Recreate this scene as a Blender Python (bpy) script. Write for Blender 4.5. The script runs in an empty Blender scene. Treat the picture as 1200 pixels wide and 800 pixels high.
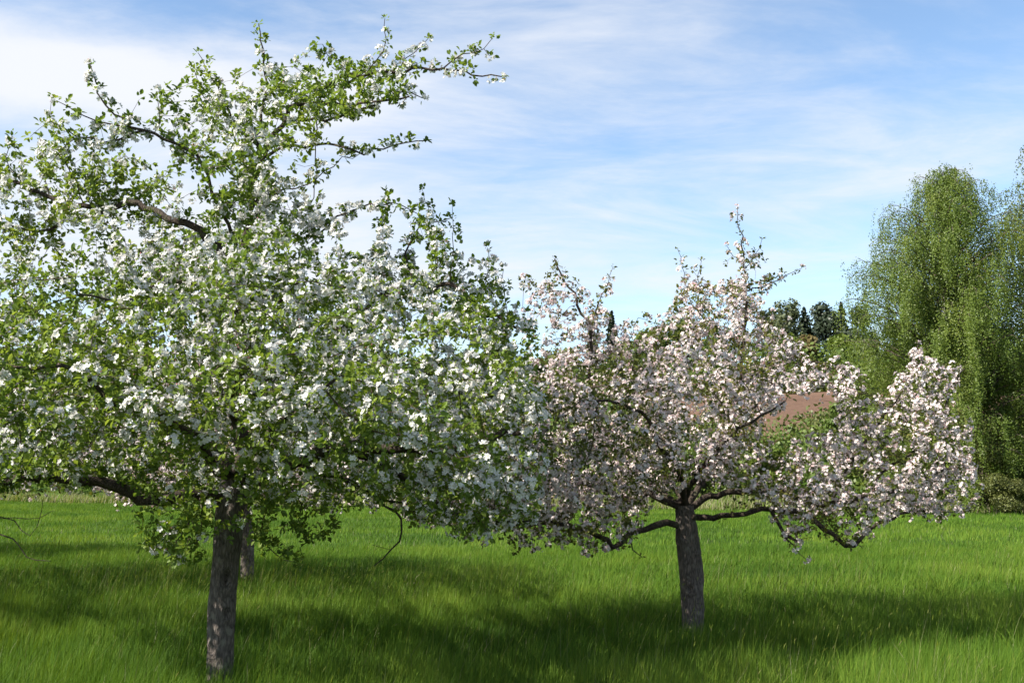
import bpy, math, time
import numpy as np

T0 = time.time()
rng = np.random.default_rng(11)
C = bpy.context.scene.collection
PI = math.pi

# ------------------------------------------------------------------ camera frame
F = 1290.0                      # focal length in pixels of a 1200 x 800 picture
CAM = np.array([0.0, 0.0, 1.78])
PITCH = math.atan(160.0 / F)
cp, sp_ = math.cos(PITCH), math.sin(PITCH)

def at(u, v, Y):
    """world point at depth Y seen along pixel (u, v)"""
    u = np.asarray(u, float); v = np.asarray(v, float)
    x = (u - 600) / F; z = (400 - v) / F
    ry = cp - z * sp_; rz = sp_ + z * cp
    k = Y / ry
    return np.stack([x * k, np.broadcast_to(Y, np.shape(x * k)) + 0 * x, CAM[2] + rz * k], -1)

def to_px(P):
    d = P - CAM
    yc = d[:, 1] * cp + d[:, 2] * sp_
    zc = -d[:, 1] * sp_ + d[:, 2] * cp
    return 600 + F * d[:, 0] / yc, 400 - F * zc / yc

# ------------------------------------------------------------------ mesh helpers
def make_obj(name, V, faces, mat, parent=None, base=None, attrs=None, smooth=False, mats=None, midx=None):
    """faces: list of int arrays (n, k)"""
    V = np.asarray(V, np.float32)
    if base is not None:
        V = V - np.asarray(base, np.float32)
    me = bpy.data.meshes.new(name)
    me.vertices.add(len(V)); me.vertices.foreach_set('co', V.ravel())
    faces = [np.asarray(f, np.int32) for f in faces if len(f)]
    tot = np.concatenate([np.full(len(f), f.shape[1], np.int32) for f in faces])
    loops = np.concatenate([f.ravel() for f in faces])
    start = np.concatenate([[0], np.cumsum(tot)[:-1]]).astype(np.int32)
    me.loops.add(len(loops)); me.loops.foreach_set('vertex_index', loops)
    me.polygons.add(len(tot)); me.polygons.foreach_set('loop_start', start)
    try:
        me.polygons.foreach_set('loop_total', tot)
    except Exception:
        pass
    if midx is not None:
        me.polygons.foreach_set('material_index', np.asarray(midx, np.int32))
    me.update(calc_edges=True)
    if smooth:
        me.polygons.foreach_set('use_smooth', np.ones(len(tot), bool))
    if attrs:
        for k, a in attrs.items():
            at_ = me.attributes.new(k, 'FLOAT', 'POINT')
            at_.data.foreach_set('value', np.asarray(a, np.float32))
    for m in (mats or [mat]):
        me.materials.append(m)
    o = bpy.data.objects.new(name, me); C.objects.link(o)
    if parent is not None:
        o.parent = parent
    return o

def tag(o, label=None, cat=None, group=None, kind=None):
    if label: o['label'] = label
    if cat: o['category'] = cat
    if group: o['group'] = group
    if kind: o['kind'] = kind
    return o

def empty(name, loc, label, cat, group=None):
    o = bpy.data.objects.new(name, None); C.objects.link(o)
    o.location = [float(a) for a in loc]; o.empty_display_size = 0.3
    return tag(o, label, cat, group)

def dup(root, loc, rz, label, scale=1.0):
    r = root.copy(); C.objects.link(r)
    r.location = [float(a) for a in loc]; r.rotation_euler = (0, 0, rz); r.scale = (scale,) * 3
    r['label'] = label
    for ch in list(root.children):
        c = ch.copy(); C.objects.link(c); c.parent = r
    return r

def unit(v):
    return v / np.maximum(np.linalg.norm(v, axis=-1, keepdims=True), 1e-9)

def rand_rot(n, r=rng):
    q = r.normal(size=(n, 4)); q /= np.linalg.norm(q, axis=1, keepdims=True)
    w, x, y, z = q.T
    return np.stack([np.stack([1-2*(y*y+z*z), 2*(x*y-z*w), 2*(x*z+y*w)], -1),
                     np.stack([2*(x*y+z*w), 1-2*(x*x+z*z), 2*(y*z-x*w)], -1),
                     np.stack([2*(x*z-y*w), 2*(y*z+x*w), 1-2*(x*x+y*y)], -1)], 1)

def frames_from_z(Z, r=rng):
    """rotation matrices whose third column is Z, random spin"""
    Z = unit(Z); n = len(Z)
    a = r.normal(size=(n, 3)); X = unit(a - (a * Z).sum(1, keepdims=True) * Z)
    Y = np.cross(Z, X)
    return np.stack([X, Y, Z], -1)

class Bag:
    """collects transformed copies of small templates into one mesh"""
    def __init__(self): self.V = []; self.F = {}; self.A = []; self.M = {}; self.n = 0
    def add(self, tv, tf, R, T, S, tint, mi=0):
        tv = np.asarray(tv, float); n = len(T)
        if n == 0: return
        v = np.einsum('nij,kj->nki', R, tv) * np.asarray(S)[:, None, None] + T[:, None, :]
        k = len(tv)
        self.V.append(v.reshape(-1, 3)); self.A.append(np.repeat(tint, k))
        off = self.n + np.arange(n) * k
        for f in tf:
            f = np.asarray(f)
            g = (off[:, None] + f[None, :])
            self.F.setdefault((len(f), mi), []).append(g)
        self.n += n * k
    def raw(self, V, faces, tint, mi=0):
        V = np.asarray(V); self.V.append(V); self.A.append(np.full(len(V), tint) if np.isscalar(tint) else tint)
        for f in faces:
            f = np.asarray(f)
            self.F.setdefault((f.shape[1], mi), []).append(f + self.n)
        self.n += len(V)
    def build(self, name, mats, parent=None, base=None, smooth=False):
        fs, mi = [], []
        for (k, m), lst in self.F.items():
            a = np.concatenate(lst); fs.append(a); mi.append(np.full(len(a), m))
        return make_obj(name, np.concatenate(self.V), fs, None, parent, base, {'tint': np.concatenate(self.A)},
                        smooth, mats if isinstance(mats, list) else [mats], np.concatenate(mi))

def tube(P, R, k, wob=0.0, r=rng, cap=True):
    """vertices and quads of a tube along P"""
    P = np.asarray(P, float); n = len(P); R = np.asarray(R, float)
    Tn = np.gradient(P, axis=0); Tn = unit(Tn)
    a = np.array([1.0, 0.3, 0.1]) if abs(Tn[0][0]) < 0.8 else np.array([0.1, 1.0, 0.3])
    N = np.zeros((n, 3)); nv = a - a.dot(Tn[0]) * Tn[0]; nv /= np.linalg.norm(nv); N[0] = nv
    for i in range(1, n):
        nv = N[i-1] - N[i-1].dot(Tn[i]) * Tn[i]
        N[i] = nv / max(np.linalg.norm(nv), 1e-9)
    B = np.cross(Tn, N)
    ang = np.arange(k) * 2 * PI / k
    rr = R[:, None] * (1 + (wob * r.normal(size=(n, k)) if wob else 0))
    V = P[:, None, :] + rr[..., None] * (np.cos(ang)[None, :, None] * N[:, None, :] + np.sin(ang)[None, :, None] * B[:, None, :])
    idx = np.arange(n * k).reshape(n, k)
    q = np.stack([idx[:-1], np.roll(idx[:-1], -1, 1), np.roll(idx[1:], -1, 1), idx[1:]], -1).reshape(-1, 4)
    return V.reshape(-1, 3), q

def smooth_path(pts, step):
    """Catmull-Rom through pts, resampled at about step"""
    pts = np.asarray(pts, float)
    if len(pts) == 2:
        n = max(2, int(np.linalg.norm(pts[1]-pts[0]) / step) + 1)
        return pts[0] + (pts[1]-pts[0]) * np.linspace(0, 1, n)[:, None]
    p = np.vstack([2*pts[0]-pts[1], pts, 2*pts[-1]-pts[-2]]); out = []
    for i in range(1, len(p)-2):
        t = np.linspace(0, 1, 12, endpoint=False)[:, None]
        a, b, c, d = p[i-1], p[i], p[i+1], p[i+2]
        out.append(0.5*((2*b) + (-a+c)*t + (2*a-5*b+4*c-d)*t**2 + (-a+3*b-3*c+d)*t**3))
    q = np.vstack(out + [p[-2][None]])
    s = np.concatenate([[0], np.cumsum(np.linalg.norm(np.diff(q, axis=0), axis=1))])
    n = max(2, int(s[-1] / step) + 1); t = np.linspace(0, s[-1], n)
    return np.stack([np.interp(t, s, q[:, j]) for j in range(3)], -1)

# value noise (for geometry: clumps in the grass, bark relief, ground swell)
_perm = np.random.default_rng(3).random((64, 64, 16))
def vnoise(x, y, z=0.0):
    x = np.asarray(x, float); y = np.asarray(y, float); z = np.asarray(z, float) + 0 * x
    xi, yi, zi = np.floor(x).astype(int), np.floor(y).astype(int), np.floor(z).astype(int)
    fx, fy, fz = x-xi, y-yi, z-zi
    fx, fy, fz = [f*f*(3-2*f) for f in (fx, fy, fz)]
    g = lambda a, b, c: _perm[(xi+a) % 64, (yi+b) % 64, (zi+c) % 16]
    l = lambda a, b, t: a + (b-a)*t
    return l(l(l(g(0,0,0), g(1,0,0), fx), l(g(0,1,0), g(1,1,0), fx), fy),
             l(l(g(0,0,1), g(1,0,1), fx), l(g(0,1,1), g(1,1,1), fx), fy), fz)

# ------------------------------------------------------------------ materials
def new_mat(name):
    m = bpy.data.materials.new(name); m.use_nodes = True
    nt = m.node_tree; nt.nodes.clear()
    out = nt.nodes.new('ShaderNodeOutputMaterial')
    return m, nt, out

def ramp(nt, stops):
    r = nt.nodes.new('ShaderNodeValToRGB'); e = r.color_ramp.elements
    while len(e) > 1: e.remove(e[-1])
    e[0].position, e[0].color = stops[0][0], (*stops[0][1], 1)
    for p, c in stops[1:]:
        x = e.new(p); x.color = (*c, 1)
    return r

ALB = 0.82
def leaf_mat(name, stops, trans_gain=(1.25, 1.25, 0.8), trans=0.38, rough=0.5, spec=0.35):
    """thin leaf or petal: colour by the per-leaf tint, light passes through"""
    m, nt, out = new_mat(name)
    stops = [(p, tuple(ALB * x for x in c)) for p, c in stops]
    a = nt.nodes.new('ShaderNodeAttribute'); a.attribute_name = 'tint'
    r = ramp(nt, stops); nt.links.new(a.outputs['Fac'], r.inputs[0])
    p = nt.nodes.new('ShaderNodeBsdfPrincipled')
    p.inputs['Roughness'].default_value = rough; p.inputs['Specular IOR Level'].default_value = spec
    nt.links.new(r.outputs[0], p.inputs['Base Color'])
    t = nt.nodes.new('ShaderNodeBsdfTranslucent')
    g = nt.nodes.new('ShaderNodeMix'); g.data_type = 'RGBA'; g.blend_type = 'MULTIPLY'; g.inputs[0].default_value = 1
    nt.links.new(r.outputs[0], g.inputs[6]); g.inputs[7].default_value = (*trans_gain, 1)
    nt.links.new(g.outputs[2], t.inputs['Color'])
    mx = nt.nodes.new('ShaderNodeMixShader'); mx.inputs[0].default_value = trans
    nt.links.new(p.outputs[0], mx.inputs[1]); nt.links.new(t.outputs[0], mx.inputs[2])
    nt.links.new(mx.outputs[0], out.inputs[0])
    return m

def bark_mat(name, dark, light, scale=14.0, stretch=0.35, bump=0.6, lichen=None):
    m, nt, out = new_mat(name)
    tc = nt.nodes.new('ShaderNodeTexCoord'); mp = nt.nodes.new('ShaderNodeMapping')
    mp.inputs['Scale'].default_value = (scale, scale, scale * stretch)
    nt.links.new(tc.outputs['Object'], mp.inputs[0])
    n1 = nt.nodes.new('ShaderNodeTexNoise'); n1.inputs['Scale'].default_value = 2.2; n1.inputs['Detail'].default_value = 8; n1.inputs['Roughness'].default_value = 0.7
    v = nt.nodes.new('ShaderNodeTexVoronoi'); v.feature = 'DISTANCE_TO_EDGE'; v.inputs['Scale'].default_value = 1.6
    ad = nt.nodes.new('ShaderNodeVectorMath'); ad.operation = 'ADD'
    n0 = nt.nodes.new('ShaderNodeTexNoise'); n0.inputs['Scale'].default_value = 1.0
    for n in (n1, n0): nt.links.new(mp.outputs[0], n.inputs['Vector'])
    nt.links.new(mp.outputs[0], ad.inputs[0]); nt.links.new(n0.outputs['Color'], ad.inputs[1])
    nt.links.new(ad.outputs[0], v.inputs['Vector'])
    mu = nt.nodes.new('ShaderNodeMath'); mu.operation = 'MULTIPLY_ADD'; mu.inputs[1].default_value = 0.9
    nt.links.new(v.outputs['Distance'], mu.inputs[0]); nt.links.new(n1.outputs['Fac'], mu.inputs[2])
    stops = [(0.3, dark), (0.62, tuple((a+b)/2 for a, b in zip(dark, light))), (0.95, light)]
    r = ramp(nt, stops); nt.links.new(mu.outputs[0], r.inputs[0])
    col = r.outputs[0]
    if lichen:
        n2 = nt.nodes.new('ShaderNodeTexNoise'); n2.inputs['Scale'].default_value = 9; n2.inputs['Detail'].default_value = 6
        nt.links.new(tc.outputs['Object'], n2.inputs['Vector'])
        r2 = ramp(nt, [(0.56, (0, 0, 0)), (0.66, (0.7, 0.7, 0.7))]); nt.links.new(n2.outputs['Fac'], r2.inputs[0])
        mx = nt.nodes.new('ShaderNodeMix'); mx.data_type = 'RGBA'
        nt.links.new(r2.outputs[0], mx.inputs[0]); nt.links.new(col, mx.inputs[6]); mx.inputs[7].default_value = (*lichen, 1)
        col = mx.outputs[2]
    p = nt.nodes.new('ShaderNodeBsdfPrincipled'); p.inputs['Roughness'].default_value = 0.9; p.inputs['Specular IOR Level'].default_value = 0.15
    nt.links.new(col, p.inputs['Base Color'])
    b = nt.nodes.new('ShaderNodeBump'); b.inputs['Strength'].default_value = bump; b.inputs['Distance'].default_value = 0.02
    nt.links.new(mu.outputs[0], b.inputs['Height']); nt.links.new(b.outputs[0], p.inputs['Normal'])
    nt.links.new(p.outputs[0], out.inputs[0])
    return m

def soil_mat(name, stops, scale, bump=0.3, scale2=None, dist=0.05):
    m, nt, out = new_mat(name)
    tc = nt.nodes.new('ShaderNodeTexCoord')
    n1 = nt.nodes.new('ShaderNodeTexNoise'); n1.inputs['Scale'].default_value = scale; n1.inputs['Detail'].default_value = 9; n1.inputs['Roughness'].default_value = 0.65
    n2 = nt.nodes.new('ShaderNodeTexNoise'); n2.inputs['Scale'].default_value = scale2 or scale * 0.08; n2.inputs['Detail'].default_value = 4
    for n in (n1, n2): nt.links.new(tc.outputs['Object'], n.inputs['Vector'])
    mu = nt.nodes.new('ShaderNodeMath'); mu.operation = 'MULTIPLY_ADD'; mu.inputs[1].default_value = 0.5
    h = nt.nodes.new('ShaderNodeMath'); h.operation = 'MULTIPLY'; h.inputs[1].default_value = 0.5
    nt.links.new(n2.outputs['Fac'], h.inputs[0])
    nt.links.new(n1.outputs['Fac'], mu.inputs[0]); nt.links.new(h.outputs[0], mu.inputs[2])
    r = ramp(nt, [(q, tuple(ALB * x for x in c)) for q, c in stops]); nt.links.new(mu.outputs[0], r.inputs[0])
    p = nt.nodes.new('ShaderNodeBsdfPrincipled'); p.inputs['Roughness'].default_value = 0.95; p.inputs['Specular IOR Level'].default_value = 0.1
    nt.links.new(r.outputs[0], p.inputs['Base Color'])
    b = nt.nodes.new('ShaderNodeBump'); b.inputs['Strength'].default_value = bump; b.inputs['Distance'].default_value = dist
    nt.links.new(n1.outputs['Fac'], b.inputs['Height']); nt.links.new(b.outputs[0], p.inputs['Normal'])
    nt.links.new(p.outputs[0], out.inputs[0])
    return m

M_LEAF = leaf_mat('apple_leaf', [(0.0, (0.085, 0.145, 0.022)), (0.5, (0.155, 0.235, 0.036)), (1.0, (0.25, 0.32, 0.060))], (1.3, 1.25, 0.7), 0.42, 0.5, 0.22)
M_LEAF2 = leaf_mat('young_apple_leaf', [(0.0, (0.07, 0.095, 0.02)), (0.5, (0.13, 0.16, 0.035)), (1.0, (0.21, 0.19, 0.055))], (1.3, 1.2, 0.7), 0.4, 0.5, 0.22)
M_PETAL = leaf_mat('white_petal', [(0.0, (0.70, 0.62, 0.62)), (0.25, (0.80, 0.77, 0.76)), (1.0, (0.88, 0.87, 0.83))], (1, 1, 1), 0.32, 0.6, 0.2)
M_PETAL2 = leaf_mat('pink_petal', [(0.0, (0.68, 0.42, 0.43)), (0.35, (0.83, 0.68, 0.68)), (1.0, (0.92, 0.86, 0.835))], (1, 0.95, 0.95), 0.32, 0.6, 0.2)
M_STAMEN = leaf_mat('stamen', [(0.0, (0.55, 0.48, 0.16)), (1.0, (0.65, 0.6, 0.25))], (1, 1, 1), 0.1)
M_BUD = leaf_mat('pink_bud', [(0.0, (0.50, 0.12, 0.15)), (1.0, (0.70, 0.36, 0.38))], (1, 1, 1), 0.15)
M_BARK = bark_mat('apple_bark', (0.026, 0.021, 0.018), (0.185, 0.155, 0.135), 26, 0.28, 1.0, (0.20, 0.185, 0.15))
M_LIMB = bark_mat('limb_bark', (0.020, 0.015, 0.012), (0.085, 0.066, 0.052), 22, 0.6, 0.9, (0.085, 0.085, 0.05))
M_TWIG = bark_mat('twig_bark', (0.045, 0.032, 0.024), (0.12, 0.09, 0.065), 40, 1, 0.2)
M_GRASS = leaf_mat('grass_blade', [(0.0, (0.034, 0.088, 0.009)), (0.45, (0.092, 0.182, 0.017)), (0.8, (0.175, 0.27, 0.032)), (0.9, (0.18, 0.22, 0.03)), (0.93, (0.24, 0.24, 0.11)), (1.0, (0.36, 0.34, 0.22))], (1.3, 1.2, 0.6), 0.36, 0.6, 0.12)

# ------------------------------------------------------------------ terrain
def edge_y(x):                    # far edge of the meadow
    return 64.0 - 0.45 * np.clip(x, -80, 45)

def ground_z(x, y):
    x = np.asarray(x, float); y = np.asarray(y, float)
    z = 0.10 * (vnoise(x * 0.16 + 7, y * 0.16) - 0.5) + 0.25 * (vnoise(x * 0.045, y * 0.045) - 0.5) * np.clip((y - 18) / 20, 0, 1)
    t = np.clip(y - edge_y(x) - 3, 0, None)
    hill = 20.0 * (1 - np.exp(-t / 95.0)) + 9.0 * np.clip((t - 110) / 260, 0, 1) ** 1.2
    z = z + hill + 1.4 * (vnoise(x * 0.012 + 3, y * 0.012) - 0.5) * np.clip(t / 60, 0, 1)
    return z

def nonuni(a, b, n, p):
    t = np.linspace(-1, 1, n); t = np.sign(t) * np.abs(t) ** p
    return (a + b) / 2 + t * (b - a) / 2

def sheet(name, X, Y, dz, mat, label, cat, kind='structure'):
    gx, gy = X, Y
    V = np.stack([gx.ravel(), gy.ravel(), (ground_z(gx, gy) + dz).ravel()], -1)
    idx = np.arange(gx.size).reshape(gx.shape)
    q = np.stack([idx[:-1, :-1], idx[:-1, 1:], idx[1:, 1:], idx[1:, :-1]], -1).reshape(-1, 4)
    o = make_obj(name, V, [q], mat, smooth=True)
    return tag(o, label, cat, None, kind)

xs = nonuni(-1500, 1500, 261, 3.2)
ys = np.concatenate([np.linspace(-300, -12, 20), np.linspace(-10, 40, 126), np.linspace(41, 120, 80), np.linspace(123, 400, 80), np.linspace(420, 2500, 30)])
GX, GY = np.meshgrid(xs, ys)
M_GROUND = soil_mat('meadow_soil', [(0.3, (0.020, 0.042, 0.006)), (0.5, (0.045, 0.085, 0.009)), (0.7, (0.08, 0.12, 0.014))], 9.0, 0.8, 0.25)
sheet('ground', GX, GY, 0, M_GROUND, 'green meadow ground rising into a low hill', 'ground')

def strip(name, xa, xb, o0, o1, dz, mat, label, cat, nx=140, ny=10):
    x = np.linspace(xa, xb, nx); t = np.linspace(0, 1, ny)
    X, T = np.meshgrid(x, t)
    w = 0.35 * (vnoise(X * 0.4, T * 3 + 5) - 0.5) * 2
    Y = edge_y(X) + o0 + (o1 - o0) * T + w
    return sheet(name, X, Y, dz, mat, label, cat)

M_VERGE = soil_mat('dry_verge', [(0.3, (0.11, 0.09, 0.045)), (0.55, (0.19, 0.15, 0.075)), (0.75, (0.12, 0.14, 0.04))], 3.0, 0.5, 0.4)
M_FIELD = soil_mat('ploughed_earth', [(0.3, (0.10, 0.06, 0.04)), (0.5, (0.16, 0.095, 0.064)), (0.72, (0.22, 0.135, 0.09))], 1.2, 0.9, 0.05, 0.3)
strip('dirt_path', -70, 60, 0.0, 2.2, 0.02, M_VERGE, 'tan dry strip along the far meadow edge', 'path')
strip('ploughed_field', 15, 50, 26, 95, 0.04, M_FIELD, 'bare brown field on the hillside beyond the meadow', 'field', 160, 40)

# ------------------------------------------------------------------ grass
def blades(n, x, y, h, w, lean, segs, tint, z0):
    """n blades as one strip each: segs quads that narrow to a tip"""
    az = rng.uniform(0, 2 * PI, n)
    side = np.stack([np.cos(az), np.sin(az), 0 * az], -1)
    ld = np.stack([np.cos(lean[0]), np.sin(lean[0]), 0 * az], -1)
    rows = []
    for s in range(segs + 1):
        t = s / segs
        p = np.stack([x, y, z0], -1) + ld * (lean[1] * h * t ** 1.8)[:, None]
        p[:, 2] += h * t * (1 - 0.25 * lean[1] * t)
        ww = w * (1 - t ** 1.6) * 0.5
        if s < segs:
            rows.append(p - side * ww[:, None]); rows.append(p + side * ww[:, None])
        else:
            rows.append(p)
    V = np.stack(rows, 1); k = V.shape[1]
    off = (np.arange(n) * k)[:, None]
    qs = [off + np.array([[2*s, 2*s+1, 2*s+3, 2*s+2]]) for s in range(segs - 1)]
    t3 = off + np.array([[2*segs-2, 2*segs-1, 2*segs]])
    return V.reshape(-1, 3), ([np.concatenate(qs)] if qs else []) + [t3], np.repeat(tint, k)

def scatter(y0, y1, dens, xm=1.6):
    a = 0.5
    area = a * (y1**2 - y0**2) + 2 * xm * (y1 - y0)
    n = int(area * dens)
    u = rng.random(n * 2); yy = y0 + (y1 - y0) * u
    wmax = a * y1 + xm
    keep = rng.random(n * 2) < (a * yy + xm) / wmax
    yy = yy[keep]
    xx = rng.uniform(-1, 1, len(yy)) * (a * yy + xm)
    ok = yy < edge_y(xx) + 0.4
    return xx[ok], yy[ok]

gb = Bag()
def grass_zone(y0, y1, dens, h0, h1, w, segs, hv=1.0):
    x, y = scatter(y0, y1, dens)
    n = len(x)
    cl = vnoise(x * 1.1, y * 1.1, 2.0); cl2 = vnoise(x * 0.35 + 9, y * 0.35, 5.0); cl3 = vnoise(x * 3.1, y * 3.1, 8.0)
    keep = rng.random(n) < 0.35 + 0.9 * cl3
    x, y, cl, cl2, cl3 = x[keep], y[keep], cl[keep], cl2[keep], cl3[keep]; n = len(x)
    h = (h0 + (h1 - h0) * rng.random(n) ** 1.3) * (0.55 + 0.5 * cl + 0.4 * cl3)
    la = rng.normal(0.25, 1.1, n) + 1.5 * (vnoise(x * 0.7, y * 0.7, 11) - 0.5)
    lm = np.clip(rng.gamma(2.0, 0.15, n), 0.02, 1.1)
    tint = np.clip(0.22 + 0.45 * cl2 + 0.35 * (cl - 0.5) + rng.normal(0, 0.17, n), 0, 0.86)
    dry = rng.random(n) < 0.012
    tint[dry] = rng.uniform(0.92, 1, dry.sum())
    V, f, tt = blades(n, x, y, h, w * rng.uniform(0.6, 1.3, n), (la, lm), segs, tint, ground_z(x, y) - 0.02)
    gb.raw(V, f, tt)
grass_zone(5.0, 9.5, 2600, 0.20, 0.46, 0.0055, 3)
grass_zone(9.5, 15, 1700, 0.18, 0.40, 0.0070, 3)
grass_zone(15, 28, 700, 0.13, 0.28, 0.0105, 2)
grass_zone(28, 95, 120, 0.10, 0.21, 0.024, 1)
# brighter, thicker tufts here and there
tx, ty = scatter(5.5, 17, 1.1); m = len(tx); k = 70
x = (tx[:, None] + rng.normal(0, 0.085, (m, k))).ravel(); y = (ty[:, None] + rng.normal(0, 0.085, (m, k))).ravel()
th = np.repeat(rng.uniform(0.24, 0.46, m), k); tt_ = np.repeat(rng.uniform(0.25, 0.82, m), k); n = m * k
V, f, tt = blades(n, x, y, th * rng.uniform(0.5, 1.1, n), rng.uniform(0.005, 0.012, n), (np.arctan2(y - np.repeat(ty, k), x - np.repeat(tx, k)), np.clip(rng.gamma(2.5, 0.2, n), 0, 1.2)), 3,
                  np.clip(tt_ + rng.normal(0, 0.06, n), 0, 0.88), ground_z(x, y) - 0.02); gb.raw(V, f, tt)
# flowering stalks with pale seed heads
x, y = scatter(5.5, 20, 18); n = len(x)
sel = vnoise(x * 0.5, y * 0.5, 3) > 0.45; x, y = x[sel], y[sel]; n = len(x)
hh = rng.uniform(0.45, 0.78, n); la = rng.normal(0.2, 0.7, n); lm = np.clip(rng.normal(0.3, 0.2, n), 0.03, 0.8)
V, f, tt = blades(n, x, y, hh, np.full(n, 0.0035), (la, lm), 3, rng.uniform(0.82, 0.95, n), ground_z(x, y)); gb.raw(V, f, tt)
tipd = np.stack([np.cos(la) * lm * 1.6, np.sin(la) * lm * 1.6, 1 - 0.5 * lm], -1)
tp = np.stack([x + np.cos(la) * lm * hh, y + np.sin(la) * lm * hh, ground_z(x, y) + hh * (1 - 0.25 * lm)], -1)
head_v = [(0.0, 0, -0.05), (0.006, 0, -0.01), (0.0045, 0, 0.03), (0, 0, 0.06), (-0.0045, 0, 0.03), (-0.006, 0, -0.01), (0, 0.006, -0.01), (0, 0.0045, 0.03), (0, -0.0045, 0.03), (0, -0.006, -0.01)]
gb.add(head_v, [(0, 1, 2, 3), (0, 3, 4, 5), (0, 6, 7, 3), (0, 3, 8, 9)], frames_from_z(tipd), tp, rng.uniform(0.25, 0.55, n), rng.uniform(0.84, 0.93, n))
g = gb.build('meadow_grass', M_GRASS)
tag(g, 'long green meadow grass with pale seed stalks under the trees', 'grass', None, 'stuff')
print('grass', len(g.data.polygons), round(time.time() - T0, 1))

# ------------------------------------------------------------------ polygons in the picture -> volumes in the world
def poly_dist(P, poly):
    """inside mask and distance to the border, P (n,2)"""
    poly = np.asarray(poly, float); a = poly; b = np.roll(poly, -1, 0)
    ins = np.zeros(len(P), bool); dist = np.full(len(P), 1e9)
    for (x0, y0), (x1, y1) in zip(a, b):
        c = ((y0 > P[:, 1]) != (y1 > P[:, 1])) & (P[:, 0] < (x1-x0) * (P[:, 1]-y0) / ((y1-y0) if y1 != y0 else 1e-9) + x0)
        ins ^= c
        e = np.array([x1-x0, y1-y0]); t = np.clip(((P-[x0, y0]) @ e) / max(e @ e, 1e-9), 0, 1)
        dist = np.minimum(dist, np.hypot(P[:, 0]-x0-t*e[0], P[:, 1]-y0-t*e[1]))
    return ins, dist

def fill(poly, n, Yc, T, soft, clump_floor=0.22):
    """n points in the volume: the outline at depth Yc, thickness up to 2T, rounded towards its border"""
    poly = np.asarray(poly, float); lo, hi = poly.min(0), poly.max(0); out = []
    have = 0
    while have < n:
        p = rng.uniform(lo, hi, (n * 2, 2)); ins, d = poly_dist(p, poly); p, d = p[ins], d[ins]
        k = np.clip(d / soft, 0, 1); th = T * (0.35 + 0.65 * np.sqrt(1 - (1 - k) ** 2)) + 0.08
        keep = rng.random(len(p)) < (0.25 + 0.75 * th / (T + 0.12))
        p, th = p[keep], th[keep]
        W = at(p[:, 0], p[:, 1], Yc + rng.uniform(-1, 1, len(p)) * th)
        cl = vnoise(W[:, 0] * 1.9 + 11, W[:, 1] * 1.9, W[:, 2] * 1.9 + 3)
        W = W[rng.random(len(W)) < clump_floor + (1 - clump_floor) * np.clip((cl - 0.34) / 0.22, 0, 1)]
        out.append(W); have += len(W)
    return np.concatenate(out)[:n]

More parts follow.
